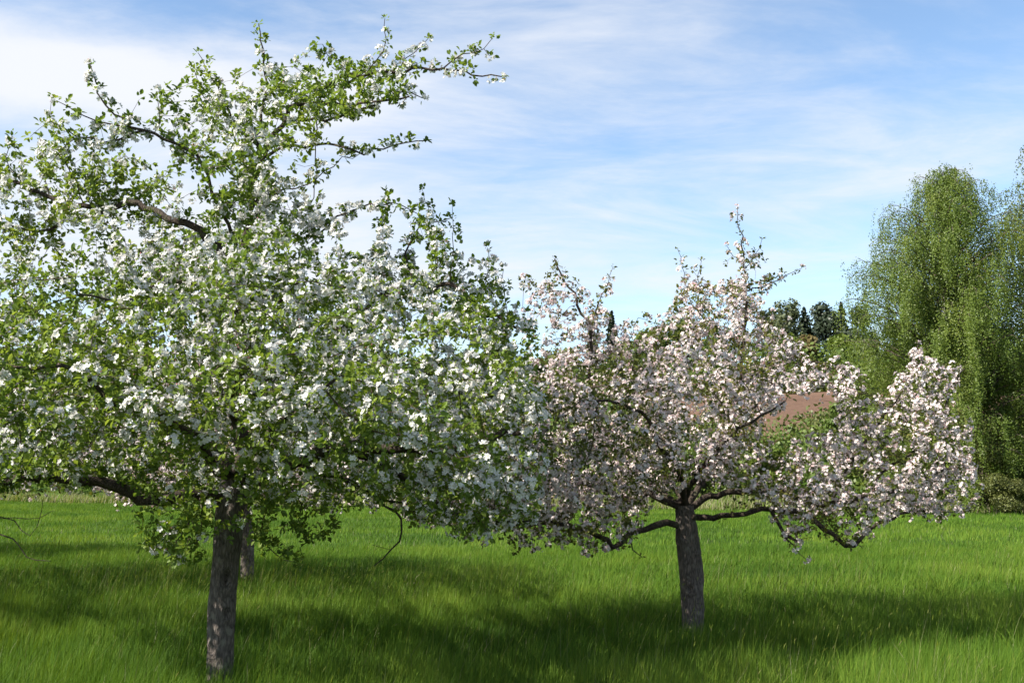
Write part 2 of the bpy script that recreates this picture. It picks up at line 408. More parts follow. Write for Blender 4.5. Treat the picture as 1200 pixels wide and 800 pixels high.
# ------------------------------------------------------------------ tree skeleton
class Skeleton:
    def __init__(self):
        self.P = []; self.par = []; self.fix = []; self.limbs = []; self.noleaf = []; self.inside = []
    def add_path(self, pts, r0, r1, step=0.09, jit=0.012, limb=True, root=False, bare=False, minr=0.0):
        pts = np.asarray(pts, float)
        if not root:
            N = np.array(self.P); i = int(np.argmin(np.linalg.norm(N - pts[0], axis=1)))
            pts = np.vstack([N[i], pts[1:]]) if np.linalg.norm(N[i] - pts[0]) < 0.5 else np.vstack([N[i], pts])
        q = smooth_path(pts, step)
        q[1:-1] += rng.normal(0, jit, (len(q) - 2, 3))
        rr = np.linspace(1, 0, len(q)) ** 0.9 * (r0 - r1) + r1
        ids = []
        for k in range(len(q)):
            if k == 0 and not root:
                ids.append(i); continue
            self.P.append(q[k]); self.par.append(ids[-1] if ids else -1); self.fix.append(rr[k]); self.noleaf.append(bare)
            ids.append(len(self.P) - 1)
        if root: self.inside = ids
        elif limb: self.limbs.append(ids)
        return ids
    def grow(self, A, step=0.11, infl=1.3, kill=0.13, iters=70, up=0.05):
        P = np.array(self.P); par = list(self.par)
        skip = np.array(self.noleaf)
        nd = np.full(len(A), 1e9); ni = np.zeros(len(A), int)
        def upd(i0):
            nonlocal nd, ni
            N = P[i0:]
            if len(N) == 0: return
            for s in range(0, len(A), 4000):
                D = np.linalg.norm(A[s:s+4000, None, :] - N[None], axis=2)
                if i0 == 0: D[:, skip] = 1e9
                j = D.argmin(1); d = D[np.arange(len(j)), j]
                b = d < nd[s:s+4000]
                nd[s:s+4000] = np.where(b, d, nd[s:s+4000]); ni[s:s+4000] = np.where(b, j + i0, ni[s:s+4000])
        upd(0)
        alive = np.ones(len(A), bool); used = {}
        for it in range(iters):
            alive &= nd > kill
            act = alive & (nd < infl + 0.02 * it)
            if not act.any(): break
            acc = np.zeros((len(P), 3)); cnt = np.zeros(len(P))
            w = unit(A[act] - P[ni[act]])
            np.add.at(acc, ni[act], w); np.add.at(cnt, ni[act], 1)
            src = np.nonzero(cnt)[0]
            d = unit(acc[src] + rng.normal(0, 0.18, (len(src), 3)) * cnt[src][:, None] ** 0.5)
            # keep some of the parent's heading
            pp = np.array(par)[src]; hd = np.where((pp >= 0)[:, None], unit(P[src] - P[np.maximum(pp, 0)]), 0)
            d = unit(d + 0.25 * hd + rng.normal(0, 0.16, d.shape) + [0, 0, up])
            new = P[src] + d * step
            ok = np.array([used.get(int(s), 0) < 3 for s in src])
            for s in src[ok]: used[int(s)] = used.get(int(s), 0) + 1
            src, new = src[ok], new[ok]
            alive &= np.array([used.get(int(i), 0) < 3 for i in ni]) | (nd > kill * 1.5) if it % 10 == 9 else alive
            if len(src) == 0: break
            i0 = len(P)
            P = np.vstack([P, new]); par += [int(s) for s in src]
            upd(i0)
        k = len(P) - len(self.P)
        self.P = list(P); self.par = par; self.fix += [0.0] * k; self.noleaf += [False] * k
    def radii(self, tip=0.0019, e=2.15):
        n = len(self.P); acc = np.zeros(n); R = np.zeros(n)
        par = np.array(self.par); fix = np.array(self.fix)
        order = range(n - 1, -1, -1)           # children always come after their parents
        for i in order:
            R[i] = tip if acc[i] == 0 else acc[i] ** (1 / e)
            if fix[i] > 0: R[i] = max(0.8 * fix[i], min(R[i], fix[i]))
            if par[i] >= 0: acc[par[i]] += R[i] ** e
        return R

def branch_meshes(sk, R, root, base, mat_limb, mat_twig, kmin=3):
    P = np.array(sk.P); par = np.array(sk.par); n = len(P)
    inlimb = np.zeros(n, bool); inlimb[sk.inside] = True
    for ids in sk.limbs:
        inlimb[ids[1:]] = True
        q = P[ids]; r = R[ids].copy(); r[0] = min(r[0], r[1] * 1.15)
        r = np.convolve(np.pad(r, 1, mode='edge'), [0.25, 0.5, 0.25], 'valid')
        k = 12 if r.max() > 0.03 else 7
        V, f = tube(q, r, k, 0.06)
        make_obj('limb', V, [f], mat_limb, root, base, smooth=True)
    ch = [[] for _ in range(n)]
    for i in range(n):
        if par[i] >= 0 and not (inlimb[i] and inlimb[par[i]]): ch[par[i]].append(i)
    bag = Bag(); done = np.zeros(n, bool)
    for i in range(n):
        if inlimb[i]: continue
        if done[i]: continue
        chain = [par[i], i] if par[i] >= 0 else [i]
        done[i] = True; j = i
        while True:
            c = [c for c in ch[j] if not done[c] and not inlimb[c]]
            if not c: break
            j = max(c, key=lambda a: R[a]); done[j] = True; chain.append(j)
        if len(chain) < 2: continue
        r = R[chain].copy(); r[0] = min(r[0], r[1] * 1.1)
        k = kmin if r.max() < 0.006 else (kmin + 1 if r.max() < 0.015 else 7)
        V, f = tube(P[chain], r, k)
        bag.raw(V, [f], 0.5)
    bag.build('branchwork', mat_twig, root, base, smooth=True)

# small templates -----------------------------------------------------------
LEAF_V = [(0, 0, 0), (0.30, 0.30, 0.10), (0.27, 0.68, 0.07), (0, 1.0, -0.10), (-0.27, 0.68, 0.07), (-0.30, 0.30, 0.10)]
LEAF_F = [(0, 1, 2, 3), (0, 3, 4, 5)]
def flower_template(cup):
    V = [(0, 0, 0)]; Fc = []
    for k in range(5):
        a = k * 2 * PI / 5
        def rt(x, y, z): return (x*math.cos(a)-y*math.sin(a), x*math.sin(a)+y*math.cos(a), z)
        b = len(V)
        V += [rt(0.36, 0.55, 0.30*cup), rt(0.24, 0.98, 0.62*cup), rt(-0.24, 0.98, 0.66*cup), rt(-0.36, 0.55, 0.30*cup)]
        Fc.append((0, b, b+1, b+2, b+3))
    return V, Fc
FLOWERS = [flower_template(c) for c in (0.25, 0.6, 1.05)]
STAM_V = [(0.2, 0, 0.14), (0, 0.2, 0.14), (-0.2, 0, 0.14), (0, -0.2, 0.14)]
BUD_V = [(0, 0, -0.6), (0.42, 0, 0), (0, 0.42, 0), (-0.42, 0, 0), (0, -0.42, 0), (0, 0, 0.7)]
BUD_F = [(0, 2, 1), (0, 3, 2), (0, 4, 3), (0, 1, 4), (5, 1, 2), (5, 2, 3), (5, 3, 4), (5, 4, 1)]

def dress(sk, R, root, base, blossom_p, leaf_mat_, petal_mat, buds=0.25, leaf_size=0.05, flower_r=0.021,
          spacing=1.0, leaves_per=6, flowers_per=6, rmax=0.032, stamens=True):
    """leaves and blossom clusters on every thin twig"""
    P = np.array(sk.P); par = np.array(sk.par); n = len(P)
    nch = np.zeros(n, int); np.add.at(nch, par[par >= 0], 1)
    nol = np.array(sk.noleaf)
    i = np.arange(n)
    ok = (R < rmax) & (par >= 0) & ~nol
    ends = i[ok & (nch == 0)]; mids = i[ok & (nch > 0)]
    S = [P[ends]]; D = [unit(P[ends] - P[par[ends]])]
    for rep, frac in ((0, 1.0), (1, 0.8), (2, 0.4)):
        m = mids[rng.random(len(mids)) < spacing * frac * np.where(R[mids] > 0.012, 0.6, 1.0)]
        t = rng.random(len(m))[:, None]
        ax = unit(P[m] - P[par[m]])
        side = rng.normal(size=(len(m), 3)); side = unit(side - (side * ax).sum(1, keepdims=True) * ax)
        side[:, 2] += 0.25
        S.append(P[m] * t + P[par[m]] * (1 - t) + side * (0.03 + R[m][:, None])); D.append(unit(side + 0.4 * ax))
    S = np.concatenate(S); D = np.concatenate(D)
    D = unit(D + [0, 0, 0.25])
    ns = len(S)
    u, v = to_px(S)
    pb = blossom_p(u, v, S)
    isb = rng.random(ns) < pb
    ctint = np.clip(vnoise(S[:, 0]*1.3, S[:, 1]*1.3, S[:, 2]*1.3) * 0.7 + 0.15 + rng.normal(0, 0.12, ns), 0, 1)
    lb, fb = Bag(), Bag()
    # leaf rosettes
    nl = np.where(isb, rng.integers(max(1, leaves_per-3), leaves_per, ns), rng.integers(leaves_per-1, leaves_per+3, ns))
    si = np.repeat(np.arange(ns), nl); m = len(si)
    ld = unit(D[si] * rng.uniform(0.1, 1.0, m)[:, None] + rng.normal(0, 0.75, (m, 3)) + [0, 0, 0.12])
    upv = unit(np.array([0, 0, 1.0]) + rng.normal(0, 0.55, (m, 3)) + 0.4 * D[si])
    X = unit(np.cross(ld, upv)); Z = np.cross(X, ld)
    Rm = np.stack([X, ld, Z], -1)
    ls = leaf_size * rng.uniform(0.55, 1.25, m)
    lp = S[si] + ld * 0.012 + rng.normal(0, 0.012, (m, 3))
    lb.add(LEAF_V, LEAF_F, Rm, lp, ls, np.clip(ctint[si] + rng.normal(0, 0.13, m), 0, 1))
    # flowers
    b = np.nonzero(isb)[0]
    nf = rng.integers(max(2, flowers_per-3), flowers_per+2, len(b)); fi = np.repeat(b, nf); m = len(fi)
    fd = unit(D[fi] + rng.normal(0, 0.62, (m, 3)) + [0, 0, 0.1])
    fp = S[fi] + fd * rng.uniform(0.030, 0.052, m)[:, None] * (flower_r / 0.021)
    ft = np.clip(rng.beta(3, 1.6, m) + 0.1 * rng.normal(size=m), 0, 1)
    tid = rng.integers(0, 3, m); isbud = rng.random(m) < buds
    fr = frames_from_z(fd)
    for k in range(3):
        q = (tid == k) & ~isbud
        sc = flower_r * rng.uniform(0.8, 1.2, q.sum())
        fb.add(FLOWERS[k][0], FLOWERS[k][1], fr[q], fp[q], sc, ft[q], 0)
        if stamens: fb.add(STAM_V, [(0, 1, 2, 3)], fr[q], fp[q], sc, rng.random(q.sum()), 1)
    q = isbud
    fb.add(BUD_V, BUD_F, fr[q], fp[q], flower_r * rng.uniform(0.4, 0.65, q.sum()), rng.random(q.sum()), 2)
    a = lb.build('foliage', leaf_mat_, root, base)
    c = fb.build('blossom', [petal_mat, M_STAMEN, M_BUD], root, base)
    print('  spurs', ns, 'leaf faces', len(a.data.polygons), 'petal faces', len(c.data.polygons))

def trunk_mesh(pts, rad, root, base, mat, k=40, holes=()):
    """rough bark trunk; holes: (height, angle, radius, depth) knots dented into it"""
    q = smooth_path(pts, 0.02); n = len(q)
    s = np.linspace(0, 1, n); r = np.interp(s, np.linspace(0, 1, len(rad)), rad)
    hz = q[:, 2] - q[0, 2]
    r = r * (1 + 0.45 * np.exp(-hz / 0.10))
    V, f = tube(q, np.ones(n), k)
    V = V.reshape(n, k, 3)
    d = V - q[:, None, :]
    ang = np.arctan2(d[..., 1], d[..., 0])
    H = np.repeat(hz[:, None], k, 1)
    ca, sa = np.cos(ang), np.sin(ang)
    big = 0.13 * (vnoise(ca*1.3+5, sa*1.3+5, H*1.1) - 0.5) + 0.08 * (vnoise(ca*2.5+9, sa*2.5, H*2.5) - 0.5)
    fine = 0.09 * np.clip(vnoise(ca*4+3, sa*4+20, H*7) - 0.62, 0, 1) * 3 + 0.055 * (vnoise(ca*7+3, sa*7+20, H*5) - 0.5) + 0.05 * (vnoise(ca*17, sa*17+7, H*22) - 0.5)
    fl = 0.25 * np.exp(-H / 0.12) * (vnoise(ca*1.8+2, sa*1.8+30, 1.0 + 0*H) - 0.5)
    rr = r[:, None] * (1 + big + fine + fl)
    for (hh, aa, hr, dp) in holes:
        da = (ang - aa + PI) % (2*PI) - PI
        e = ((H - hh) / (hr * 1.7)) ** 2 + (da * r[:, None] / hr) ** 2
        rr = rr * (1 + 0.16 * np.exp(-((np.sqrt(e) - 1.15) / 0.35) ** 2)) - dp * np.exp(-e * 1.6)
    V = q[:, None, :] + d * rr[..., None]
    return make_obj('trunk', V.reshape(-1, 3), [f], mat, root, base, smooth=True)

def paths(sk, lst, Y0):
    for (r0, r1, pts, *opt) in lst:
        o = opt[0] if opt else {}
        P = np.array([at(u, v, Y0 + dy) for u, v, dy in pts])
        if r0 > 0.012:                      # old apple wood is kinked
            Q = [P[0]]
            for a, b in zip(P[:-1], P[1:]):
                l = np.linalg.norm(b - a)
                if l > 0.3: Q.append(a + (b - a) * rng.uniform(0.35, 0.65) + rng.normal(0, 0.055 * min(l, 0.8), 3))
                Q.append(b)
            P = np.array(Q)
        sk.add_path(P, r0, r1, **o)

APPLES = 'blossoming apple trees in the meadow'

# ------------------------------------------------------------------ apple tree one (white blossom, in front on the left)
Y1 = 9.0
base1 = at(258, 792, Y1); base1[2] = ground_z(base1[0], base1[1]) - 0.05
t1 = empty('apple_tree', base1, 'large white-flowering apple tree in front at left, its top reaching highest', 'apple tree', APPLES)
tp1 = [base1] + [at(u, v, Y1) for u, v in ((259, 740), (262, 690), (266, 640), (270, 600), (274, 560))]
trunk_mesh(tp1, [0.110, 0.104, 0.103, 0.107, 0.118, 0.108], t1, base1, M_BARK, holes=((1.05, -1.15, 0.045, 0.075), (0.78, -0.95, 0.03, 0.045), (0.5, -2.0, 0.03, 0.02)))
sk = Skeleton()
sk.add_path(np.array([tp1[3], tp1[4], tp1[5]]), 0.13, 0.12, jit=0.0, limb=False, root=True, bare=True)
paths(sk, [
    # leader and crown limbs (pixel, pixel, depth from the trunk)
    (0.085, 0.035, [(274, 560, 0), (279, 490, .1), (283, 420, .15), (276, 345, .1), (268, 305, 0)]),
    (0.042, 0.009, [(268, 305, 0), (236, 272, -.1), (205, 257, -.1), (180, 246, 0), (150, 240, .1), (112, 245, .1), (60, 233, .2), (5, 208, .2), (-60, 190, .3)]),
    (0.018, 0.006, [(150, 241, .1), (105, 252, 0), (62, 268, -.1), (0, 262, -.2), (-50, 270, -.2)]),
    (0.036, 0.009, [(276, 345, .1), (291, 270, .3), (298, 200, .3), (318, 160, .2), (345, 126, .1), (395, 124, 0), (440, 120, -.1), (480, 113, -.1)]),
    (0.022, 0.006, [(345, 126, .1), (380, 100, .2), (430, 88, .2), (480, 82, .2), (520, 80, .1), (556, 88, .1), (588, 90, 0)]),
    (0.008, 0.003, [(520, 80, .1), (540, 63, .1), (562, 58, .1), (577, 45, .1)]),
    (0.007, 0.003, [(562, 58, .1), (574, 66, .1)]),
    (0.018, 0.005, [(300, 188, .3), (335, 171, .2), (385, 169, .1), (430, 178, 0), (462, 172, 0), (500, 165, 0)]),
    (0.016, 0.005, [(345, 145, .1), (390, 138, 0), (430, 126, -.1), (470, 106, -.1), (495, 115, -.1)]),
    (0.024, 0.005, [(285, 310, .1), (252, 230, -.3), (236, 190, -.4), (200, 165, -.4), (155, 150, -.5), (120, 118, -.5), (105, 75, -.5)]),
    (0.012, 0.004, [(165, 170, -.4), (125, 166, -.4), (95, 160, -.5), (58, 142, -.5)]),
    (0.010, 0.003, [(145, 150, -.5), (100, 138, -.5), (66, 118, -.5)]),
    (0.030, 0.006, [(291, 270, .3), (316, 220, .6), (305, 140, .7), (312, 95, .7), (307, 60, .6), (303, 28, .6)]),
    (0.012, 0.003, [(316, 170, .5), (268, 130, .4), (250, 95, .3), (232, 62, .3)]),
    (0.008, 0.003, [(262, 130, .4), (240, 118, .3), (229, 85, .3)]),
    (0.010, 0.003, [(395, 110, .1), (435, 75, .1), (450, 55, .1), (451, 22, .1)]),
    (0.007, 0.003, [(420, 100, .1), (390, 70, .2), (378, 52, .2)]),
    (0.007, 0.003, [(455, 85, .2), (485, 60, .2), (502, 45, .2)]),
    (0.008, 0.003, [(236, 190, -.4), (190, 150, -.3), (183, 108, -.3)]),
    (0.006, 0.003, [(60, 233, .2), (50, 200, .2), (46, 160, .2)]),
    (0.006, 0.003, [(20, 215, .2), (8, 190, .2), (14, 160, .2)]),
    (0.007, 0.003, [(100, 245, .1), (88, 210, 0), (70, 175, 0), (62, 145, 0)]),
    # hanging spray and upright shoots above the right half of the crown
    (0.010, 0.003, [(318, 240, .2), (360, 215, .2), (395, 190, .2), (425, 178, .2)]),
    (0.007, 0.003, [(372, 150, .1), (370, 190, .1), (365, 240, .1), (362, 280, .1)]),
    (0.012, 0.003, [(330, 300, 0), (395, 255, -.1), (440, 240, -.2), (478, 240, -.2), (505, 262, -.2)]),
    (0.050, 0.010, [(279, 470, .1), (340, 420, .3), (400, 385, .4), (445, 345, .4), (480, 335, .4), (525, 332, .3), (560, 360, .2), (600, 378, .1), (628, 388, 0)]),
    (0.012, 0.004, [(560, 362, .2), (575, 400, .2), (588, 440, .2), (590, 490, .2)]),
    (0.014, 0.004, [(480, 335, .4), (478, 290, .4), (500, 262, .3), (530, 255, .3)]),
    (0.006, 0.002, [(528, 330, .3), (532, 285, .3), (530, 240, .3)]),
    (0.006, 0.002, [(445, 340, .4), (447, 285, .4), (454, 225, .4)]),
    (0.006, 0.002, [(560, 355, .2), (572, 325, .2), (571, 290, .2)]),
    (0.005, 0.002, [(590, 375, .1), (592, 345, .1), (590, 315, .1)]),
    (0.006, 0.002, [(500, 330, .3), (505, 270, .3), (495, 222, .3)]),
    (0.006, 0.002, [(150, 360, -.8), (148, 310, -.8), (146, 280, -.8)]),
    (0.030, 0.008, [(276, 345, .1), (220, 330, -.8), (150, 350, -1.3), (90, 345, -1.5)]),
    # big low limbs
    (0.085, 0.022, [(274, 565, 0), (330, 545, -.2), (385, 528, -.3), (440, 522, -.4), (500, 528, -.5), (560, 520, -.5), (620, 505, -.5)]),
    (0.040, 0.008, [(420, 524, -.4), (450, 545, -.2), (500, 575, 0), (545, 605, .1), (585, 612, .2), (620, 610, .2)]),
    (0.022, 0.005, [(345, 540, -.2), (400, 560, .1), (445, 585, .2), (500, 600, .3), (540, 625, .3)]),
    (0.014, 0.004, [(400, 555, .1), (430, 575, .1), (462, 600, .1)], ),
    (0.014, 0.005, [(455, 590, .1), (470, 605, .1), (470, 630, .1), (463, 640, .1), (438, 663, .1)], dict(bare=True)),
    (0.004, 0.002, [(463, 640, .1), (450, 637, .1), (436, 638, .1)], dict(bare=True)),
    (0.055, 0.012, [(274, 560, 0), (330, 500, .8), (420, 470, 1.5), (510, 450, 1.9), (590, 440, 2.0)]),
    (0.055, 0.010, [(274, 560, 0), (310, 520, -1.0), (350, 480, -1.7), (400, 440, -2.1)]),
    (0.070, 0.020, [(272, 585, 0), (225, 580, -.2), (165, 583, -.3), (135, 570, -.4), (90, 562, -.5), (40, 560, -.6), (-30, 565, -.7), (-100, 540, -.8)]),
    (0.050, 0.010, [(274, 560, 0), (230, 510, -.9), (170, 470, -1.6), (100, 440, -2.0), (20, 430, -2.2)]),
    (0.055, 0.010, [(274, 560, 0), (225, 500, .8), (150, 460, 1.5), (60, 440, 1.8), (-40, 430, 1.8)]),
    (0.050, 0.010, [(279, 500, .1), (250, 440, .9), (240, 380, 1.7), (200, 340, 2.0)]),
    (0.045, 0.010, [(279, 500, .1), (290, 430, -.9), (310, 370, -1.5), (350, 330, -1.6)]),
    # low bare twigs at the left border and the sprays hanging round the trunk
    (0.012, 0.003, [(-60, 565, -.6), (-30, 610, -.6), (5, 628, -.6), (30, 642, -.6), (46, 659, -.6), (60, 657, -.6)], dict(bare=True)),
    (0.007, 0.002, [(-30, 560, -.6), (0, 600, -.6), (35, 628, -.6), (47, 600, -.6), (50, 585, -.6)], dict(bare=True)),
    (0.006, 0.002, [(-20, 575, -.6), (0, 607, -.6), (40, 606, -.6), (62, 598, -.6)], dict(bare=True)),
    (0.012, 0.003, [(225, 580, -.2), (222, 610, -.6), (205, 640, -.7), (195, 662, -.7)]),
    (0.009, 0.003, [(240, 582, -.2), (238, 615, -.6), (222, 640, -.6), (172, 640, -.7)]),
    (0.012, 0.003, [(300, 556, -.1), (310, 590, -.3), (305, 625, -.3), (322, 650, -.3), (345, 658, -.3)]),
    (0.009, 0.003, [(330, 545, -.2), (352, 590, -.2), (358, 630, -.2), (390, 622, -.2)]),
], Y1)
A1 = np.concatenate([
    fill([(-170, 340), (-60, 310), (40, 305), (90, 335), (130, 312), (170, 275), (230, 245), (330, 245), (380, 285), (440, 300), (480, 312), (515, 325), (540, 330), (575, 365), (605, 400), (632, 430), (642, 480), (640, 555), (600, 572), (560, 602), (500, 590), (420, 598), (380, 605), (330, 598), (280, 590), (200, 596), (160, 580), (100, 572), (0, 585), (-120, 585), (-180, 480)], 4500, Y1 + .6, 3.1, 140),
    fill([(175, 270), (165, 200), (205, 160), (228, 125), (255, 95), (300, 70), (345, 72), (400, 84), (430, 62), (480, 62), (490, 85), (470, 118), (420, 138), (365, 152), (345, 195), (350, 245), (250, 255)], 400, Y1 + .1, 0.9, 80),
    fill([(-150, 310), (-120, 205), (0, 185), (40, 172), (90, 178), (130, 168), (165, 185), (200, 235), (200, 262), (120, 275), (70, 300), (0, 305)], 230, Y1, 0.8, 80),
    fill([(440, 275), (480, 250), (520, 262), (545, 300), (590, 340), (612, 385), (575, 365), (540, 330), (480, 285)], 60, Y1 + .2, 0.6, 30),
    fill([(160, 590), (250, 585), (248, 635), (226, 664), (196, 657), (163, 640)], 170, Y1 - .7, 0.35, 40),
    fill([(200, 565), (350, 560), (340, 612), (262, 640), (215, 618)], 150, Y1 - .75, 0.3, 30),
    fill([(400, 560), (520, 545), (640, 540), (640, 582), (590, 625), (540, 632), (470, 612)], 240, Y1 + .1, 1.1, 40),
    fill([(290, 585), (400, 590), (392, 635), (345, 656), (312, 640)], 60, Y1 - .2, 0.4, 40),
])
def water_shoots(n, cond, lo, hi):
    P = np.array(sk.P); u, v = to_px(P); c = np.nonzero(cond(u, v) & (np.array(sk.fix) < 0.03))[0]
    for i in rng.choice(c, min(n, len(c)), replace=False):
        L = rng.uniform(lo, hi); d = unit(np.array([0, 0, 1.0]) + rng.normal(0, 0.22, 3))
        sk.add_path([P[i], P[i] + d*L*0.5 + rng.normal(0, 0.02, 3), P[i] + d*L + rng.normal(0, 0.04, 3)], 0.0038, 0.0018, limb=False)
water_shoots(40, lambda u, v: (v < 480) & (v > 230) & ((u < 340) | (v > 360)), 0.25, 0.45)
water_shoots(22, lambda u, v: (v < 230) & (v > 110) & (u < 330), 0.12, 0.28)
sk.grow(A1, step=0.10, kill=0.12)
R1 = sk.radii()
print('tree1 nodes', len(sk.P), round(time.time() - T0, 1))
branch_meshes(sk, R1, t1, base1, M_LIMB, M_TWIG)
def bl1(u, v, S):
    p = 0.44 + 0.0 * u
    p = np.where(v < 250, 0.34, p); p = np.where((v < 120), 0.25, p)
    p = np.where((u < 140) & (v > 330), 0.28, p)
    p = np.where((v > 500) & (u < 420), 0.24, p); p = np.where((v > 585) & (u < 420), 0.06, p)
    p = np.where((u > 300) & (v > 215) & (v < 560), 0.56, p)
    p = np.where((u > 380) & (v > 500), 0.34, p)
    return 1.9 * p * np.clip((vnoise(S[:, 0]*2.2+4, S[:, 1]*2.2, S[:, 2]*2.2) - 0.28) / 0.42, 0.26, 1)
dress(sk, R1, t1, base1, bl1, M_LEAF, M_PETAL, buds=0.07, leaf_size=0.047, flower_r=0.0205, flowers_per=8, leaves_per=7)
print('tree1', round(time.time() - T0, 1))

# ------------------------------------------------------------------ apple tree two (pinkish blossom, right of the middle)
Y2 = 12.3
base2 = at(812, 728, Y2); base2[2] = ground_z(base2[0], base2[1]) - 0.05
t2 = empty('apple_tree', base2, 'pink-tinged apple tree with a slim upright leader, its dark trunk bare below a flat fork', 'apple tree', APPLES)
tp2 = [base2] + [at(u, v, Y2) for u, v in ((811, 690), (808, 650), (804, 615), (802, 592))]
trunk_mesh(tp2, [0.112, 0.122, 0.128, 0.130, 0.10], t2, base2, M_BARK, holes=((0.62, -1.9, 0.03, 0.03), (0.95, -1.0, 0.025, 0.02)))
sk = Skeleton()
sk.add_path(np.array([tp2[2], tp2[3], tp2[4]]), 0.12, 0.10, jit=0, limb=False, root=True, bare=True)
paths(sk, [
    (0.048, 0.012, [(803, 608, 0), (772, 614, -.2), (742, 624, -.3), (722, 640, -.4), (690, 622, -.5), (640, 612, -.6), (580, 612, -.6), (520, 596, -.6)]),
    (0.050, 0.010, [(802, 596, 0), (775, 586, -.1), (758, 577, -.1), (745, 588, 0), (700, 570, .2), (640, 560, .3), (560, 560, .4)]),
    (0.048, 0.016, [(804, 608, 0), (835, 606, -.2), (866, 601, -.4), (900, 596, -.5), (918, 622, -.6), (935, 634, -.6)]),
    (0.050, 0.010, [(803, 598, 0), (830, 580, .1), (870, 573, .1), (905, 575, .1), (960, 590, .0), (1020, 580, -.1), (1080, 560, -.1), (1130, 545, -.1)]),
    (0.040, 0.010, [(900, 596, -.5), (950, 606, -.5), (1000, 640, -.5), (1022, 616, -.5), (1060, 600, -.4), (1100, 600, -.4)]),
    (0.030, 0.008, [(960, 590, 0), (1000, 540, .2), (1040, 480, .3), (1070, 430, .3), (1076, 404, .3)]),
    (0.022, 0.006, [(1020, 580, -.1), (1070, 530, -.3), (1105, 480, -.4), (1130, 432, -.4)]),
    (0.045, 0.003, [(803, 598, 0), (822, 560, .2), (850, 510, .2), (868, 450, .1), (872, 390, 0), (872, 335, 0), (869, 285, 0), (864, 243, 0)]),
    (0.009, 0.003, [(872, 338, 0), (895, 334, 0), (915, 326, 0), (940, 314, 0)]),
    (0.009, 0.003, [(871, 352, 0), (845, 342, .1), (815, 340, .1), (800, 338, .1)]),
    (0.006, 0.003, [(870, 320, 0), (885, 300, 0), (893, 280, 0)]),
    (0.006, 0.003, [(871, 310, 0), (858, 298, 0), (852, 288, 0)]),
    (0.010, 0.003, [(850, 400, .2), (825, 370, .2), (805, 340, .2), (794, 292, .2)]),
    (0.007, 0.003, [(825, 370, .2), (818, 340, .2), (822, 305, .2)]),
    (0.045, 0.010, [(802, 594, 0), (750, 555, .3), (705, 500, .4), (690, 430, .4), (692, 380, .4), (672, 345, .4), (650, 303, .4)]),
    (0.010, 0.003, [(692, 385, .4), (705, 350, .4), (718, 314, .4)]),
    (0.008, 0.003, [(672, 345, .4), (640, 340, .3), (615, 328, .3)]),
    (0.008, 0.003, [(690, 430, .4), (735, 400, .3), (748, 372, .3)]),
    (0.045, 0.010, [(802, 594, 0), (790, 540, -.8), (760, 490, -1.5), (720, 470, -1.9), (680, 470, -2.0)]),
    (0.045, 0.010, [(802, 594, 0), (830, 540, -.8), (870, 500, -1.5), (920, 470, -1.7)]),
    (0.045, 0.010, [(802, 594, 0), (790, 540, .9), (760, 480, 1.6), (740, 430, 1.9)]),
    (0.045, 0.010, [(802, 594, 0), (840, 540, .9), (880, 480, 1.6), (910, 430, 1.8)]),
    (0.018, 0.005, [(868, 450, .1), (910, 420, 0), (950, 425, 0), (985, 425, 0)]),
    (0.020, 0.005, [(800, 560, 0), (785, 505, -.5), (765, 480, -.9), (740, 455, -1.0)]),
    (0.014, 0.004, [(742, 624, -.3), (742, 642, -.3), (752, 652, -.3)]),
    (0.012, 0.003, [(918, 622, -.6), (930, 640, -.6), (945, 655, -.6)]),
    (0.006, 0.002, [(1100, 600, -.4), (1135, 600, -.4), (1152, 580, -.4)]),
    (0.008, 0.002, [(640, 612, -.6), (600, 620, -.6), (570, 640, -.5)], dict(bare=True)),
], Y2)
A2 = np.concatenate([
    fill([(640, 420), (700, 400), (740, 400), (770, 372), (800, 345), (830, 350), (860, 330), (885, 335), (905, 350), (925, 385), (950, 425), (975, 445), (972, 462), (925, 468), (895, 490), (905, 520), (885, 560), (855, 570), (820, 570), (770, 578), (745, 632), (690, 640), (620, 628), (560, 612), (500, 596), (470, 570), (490, 520), (560, 500), (600, 470)], 3600, Y2 + .3, 2.7, 100),
    fill([(905, 560), (925, 515), (975, 500), (985, 430), (1005, 440), (1010, 480), (1035, 450), (1060, 425), (1078, 412), (1095, 440), (1125, 436), (1110, 475), (1142, 500), (1138, 535), (1152, 560), (1120, 592), (1112, 618), (1075, 612), (1040, 602), (1015, 628), (985, 640), (950, 636), (920, 610)], 1400, Y2 - .1, 1.5, 90),
    fill([(440, 575), (520, 545), (700, 560), (745, 640), (690, 652), (600, 645), (540, 632), (470, 612)], 480, Y2 - .4, 1.2, 40),
    fill([(925, 400), (975, 425), (1012, 430), (1040, 470), (1000, 500), (975, 465), (930, 462)], 130, Y2, 0.8, 30),
    fill([(690, 560), (800, 558), (795, 588), (745, 604), (700, 600)], 90, Y2 - .9, 0.5, 30),
    fill([(825, 545), (910, 555), (920, 600), (880, 585), (835, 572)], 90, Y2 - .9, 0.5, 30),
    fill([(850, 520), (930, 518), (990, 520), (1000, 600), (930, 628), (880, 590)], 260, Y2, 1.0, 40),
    fill([(612, 335), (650, 310), (680, 335), (700, 345), (716, 325), (718, 370), (740, 400), (690, 440), (630, 460), (612, 390)], 380, Y2 + .4, 0.6, 50),
    fill([(795, 340), (800, 310), (822, 320), (845, 320), (858, 285), (880, 290), (893, 300), (905, 325), (930, 320), (905, 345), (840, 350)], 60, Y2, 0.35, 40),
    fill([(500, 596), (560, 612), (620, 628), (690, 640), (730, 642), (700, 600), (560, 580)], 90, Y2 - .5, 0.6, 40),
])
sk.grow(A2, step=0.10, kill=0.12)
R2 = sk.radii()
print('tree2 nodes', len(sk.P), round(time.time() - T0, 1))
branch_meshes(sk, R2, t2, base2, M_LIMB, M_TWIG)
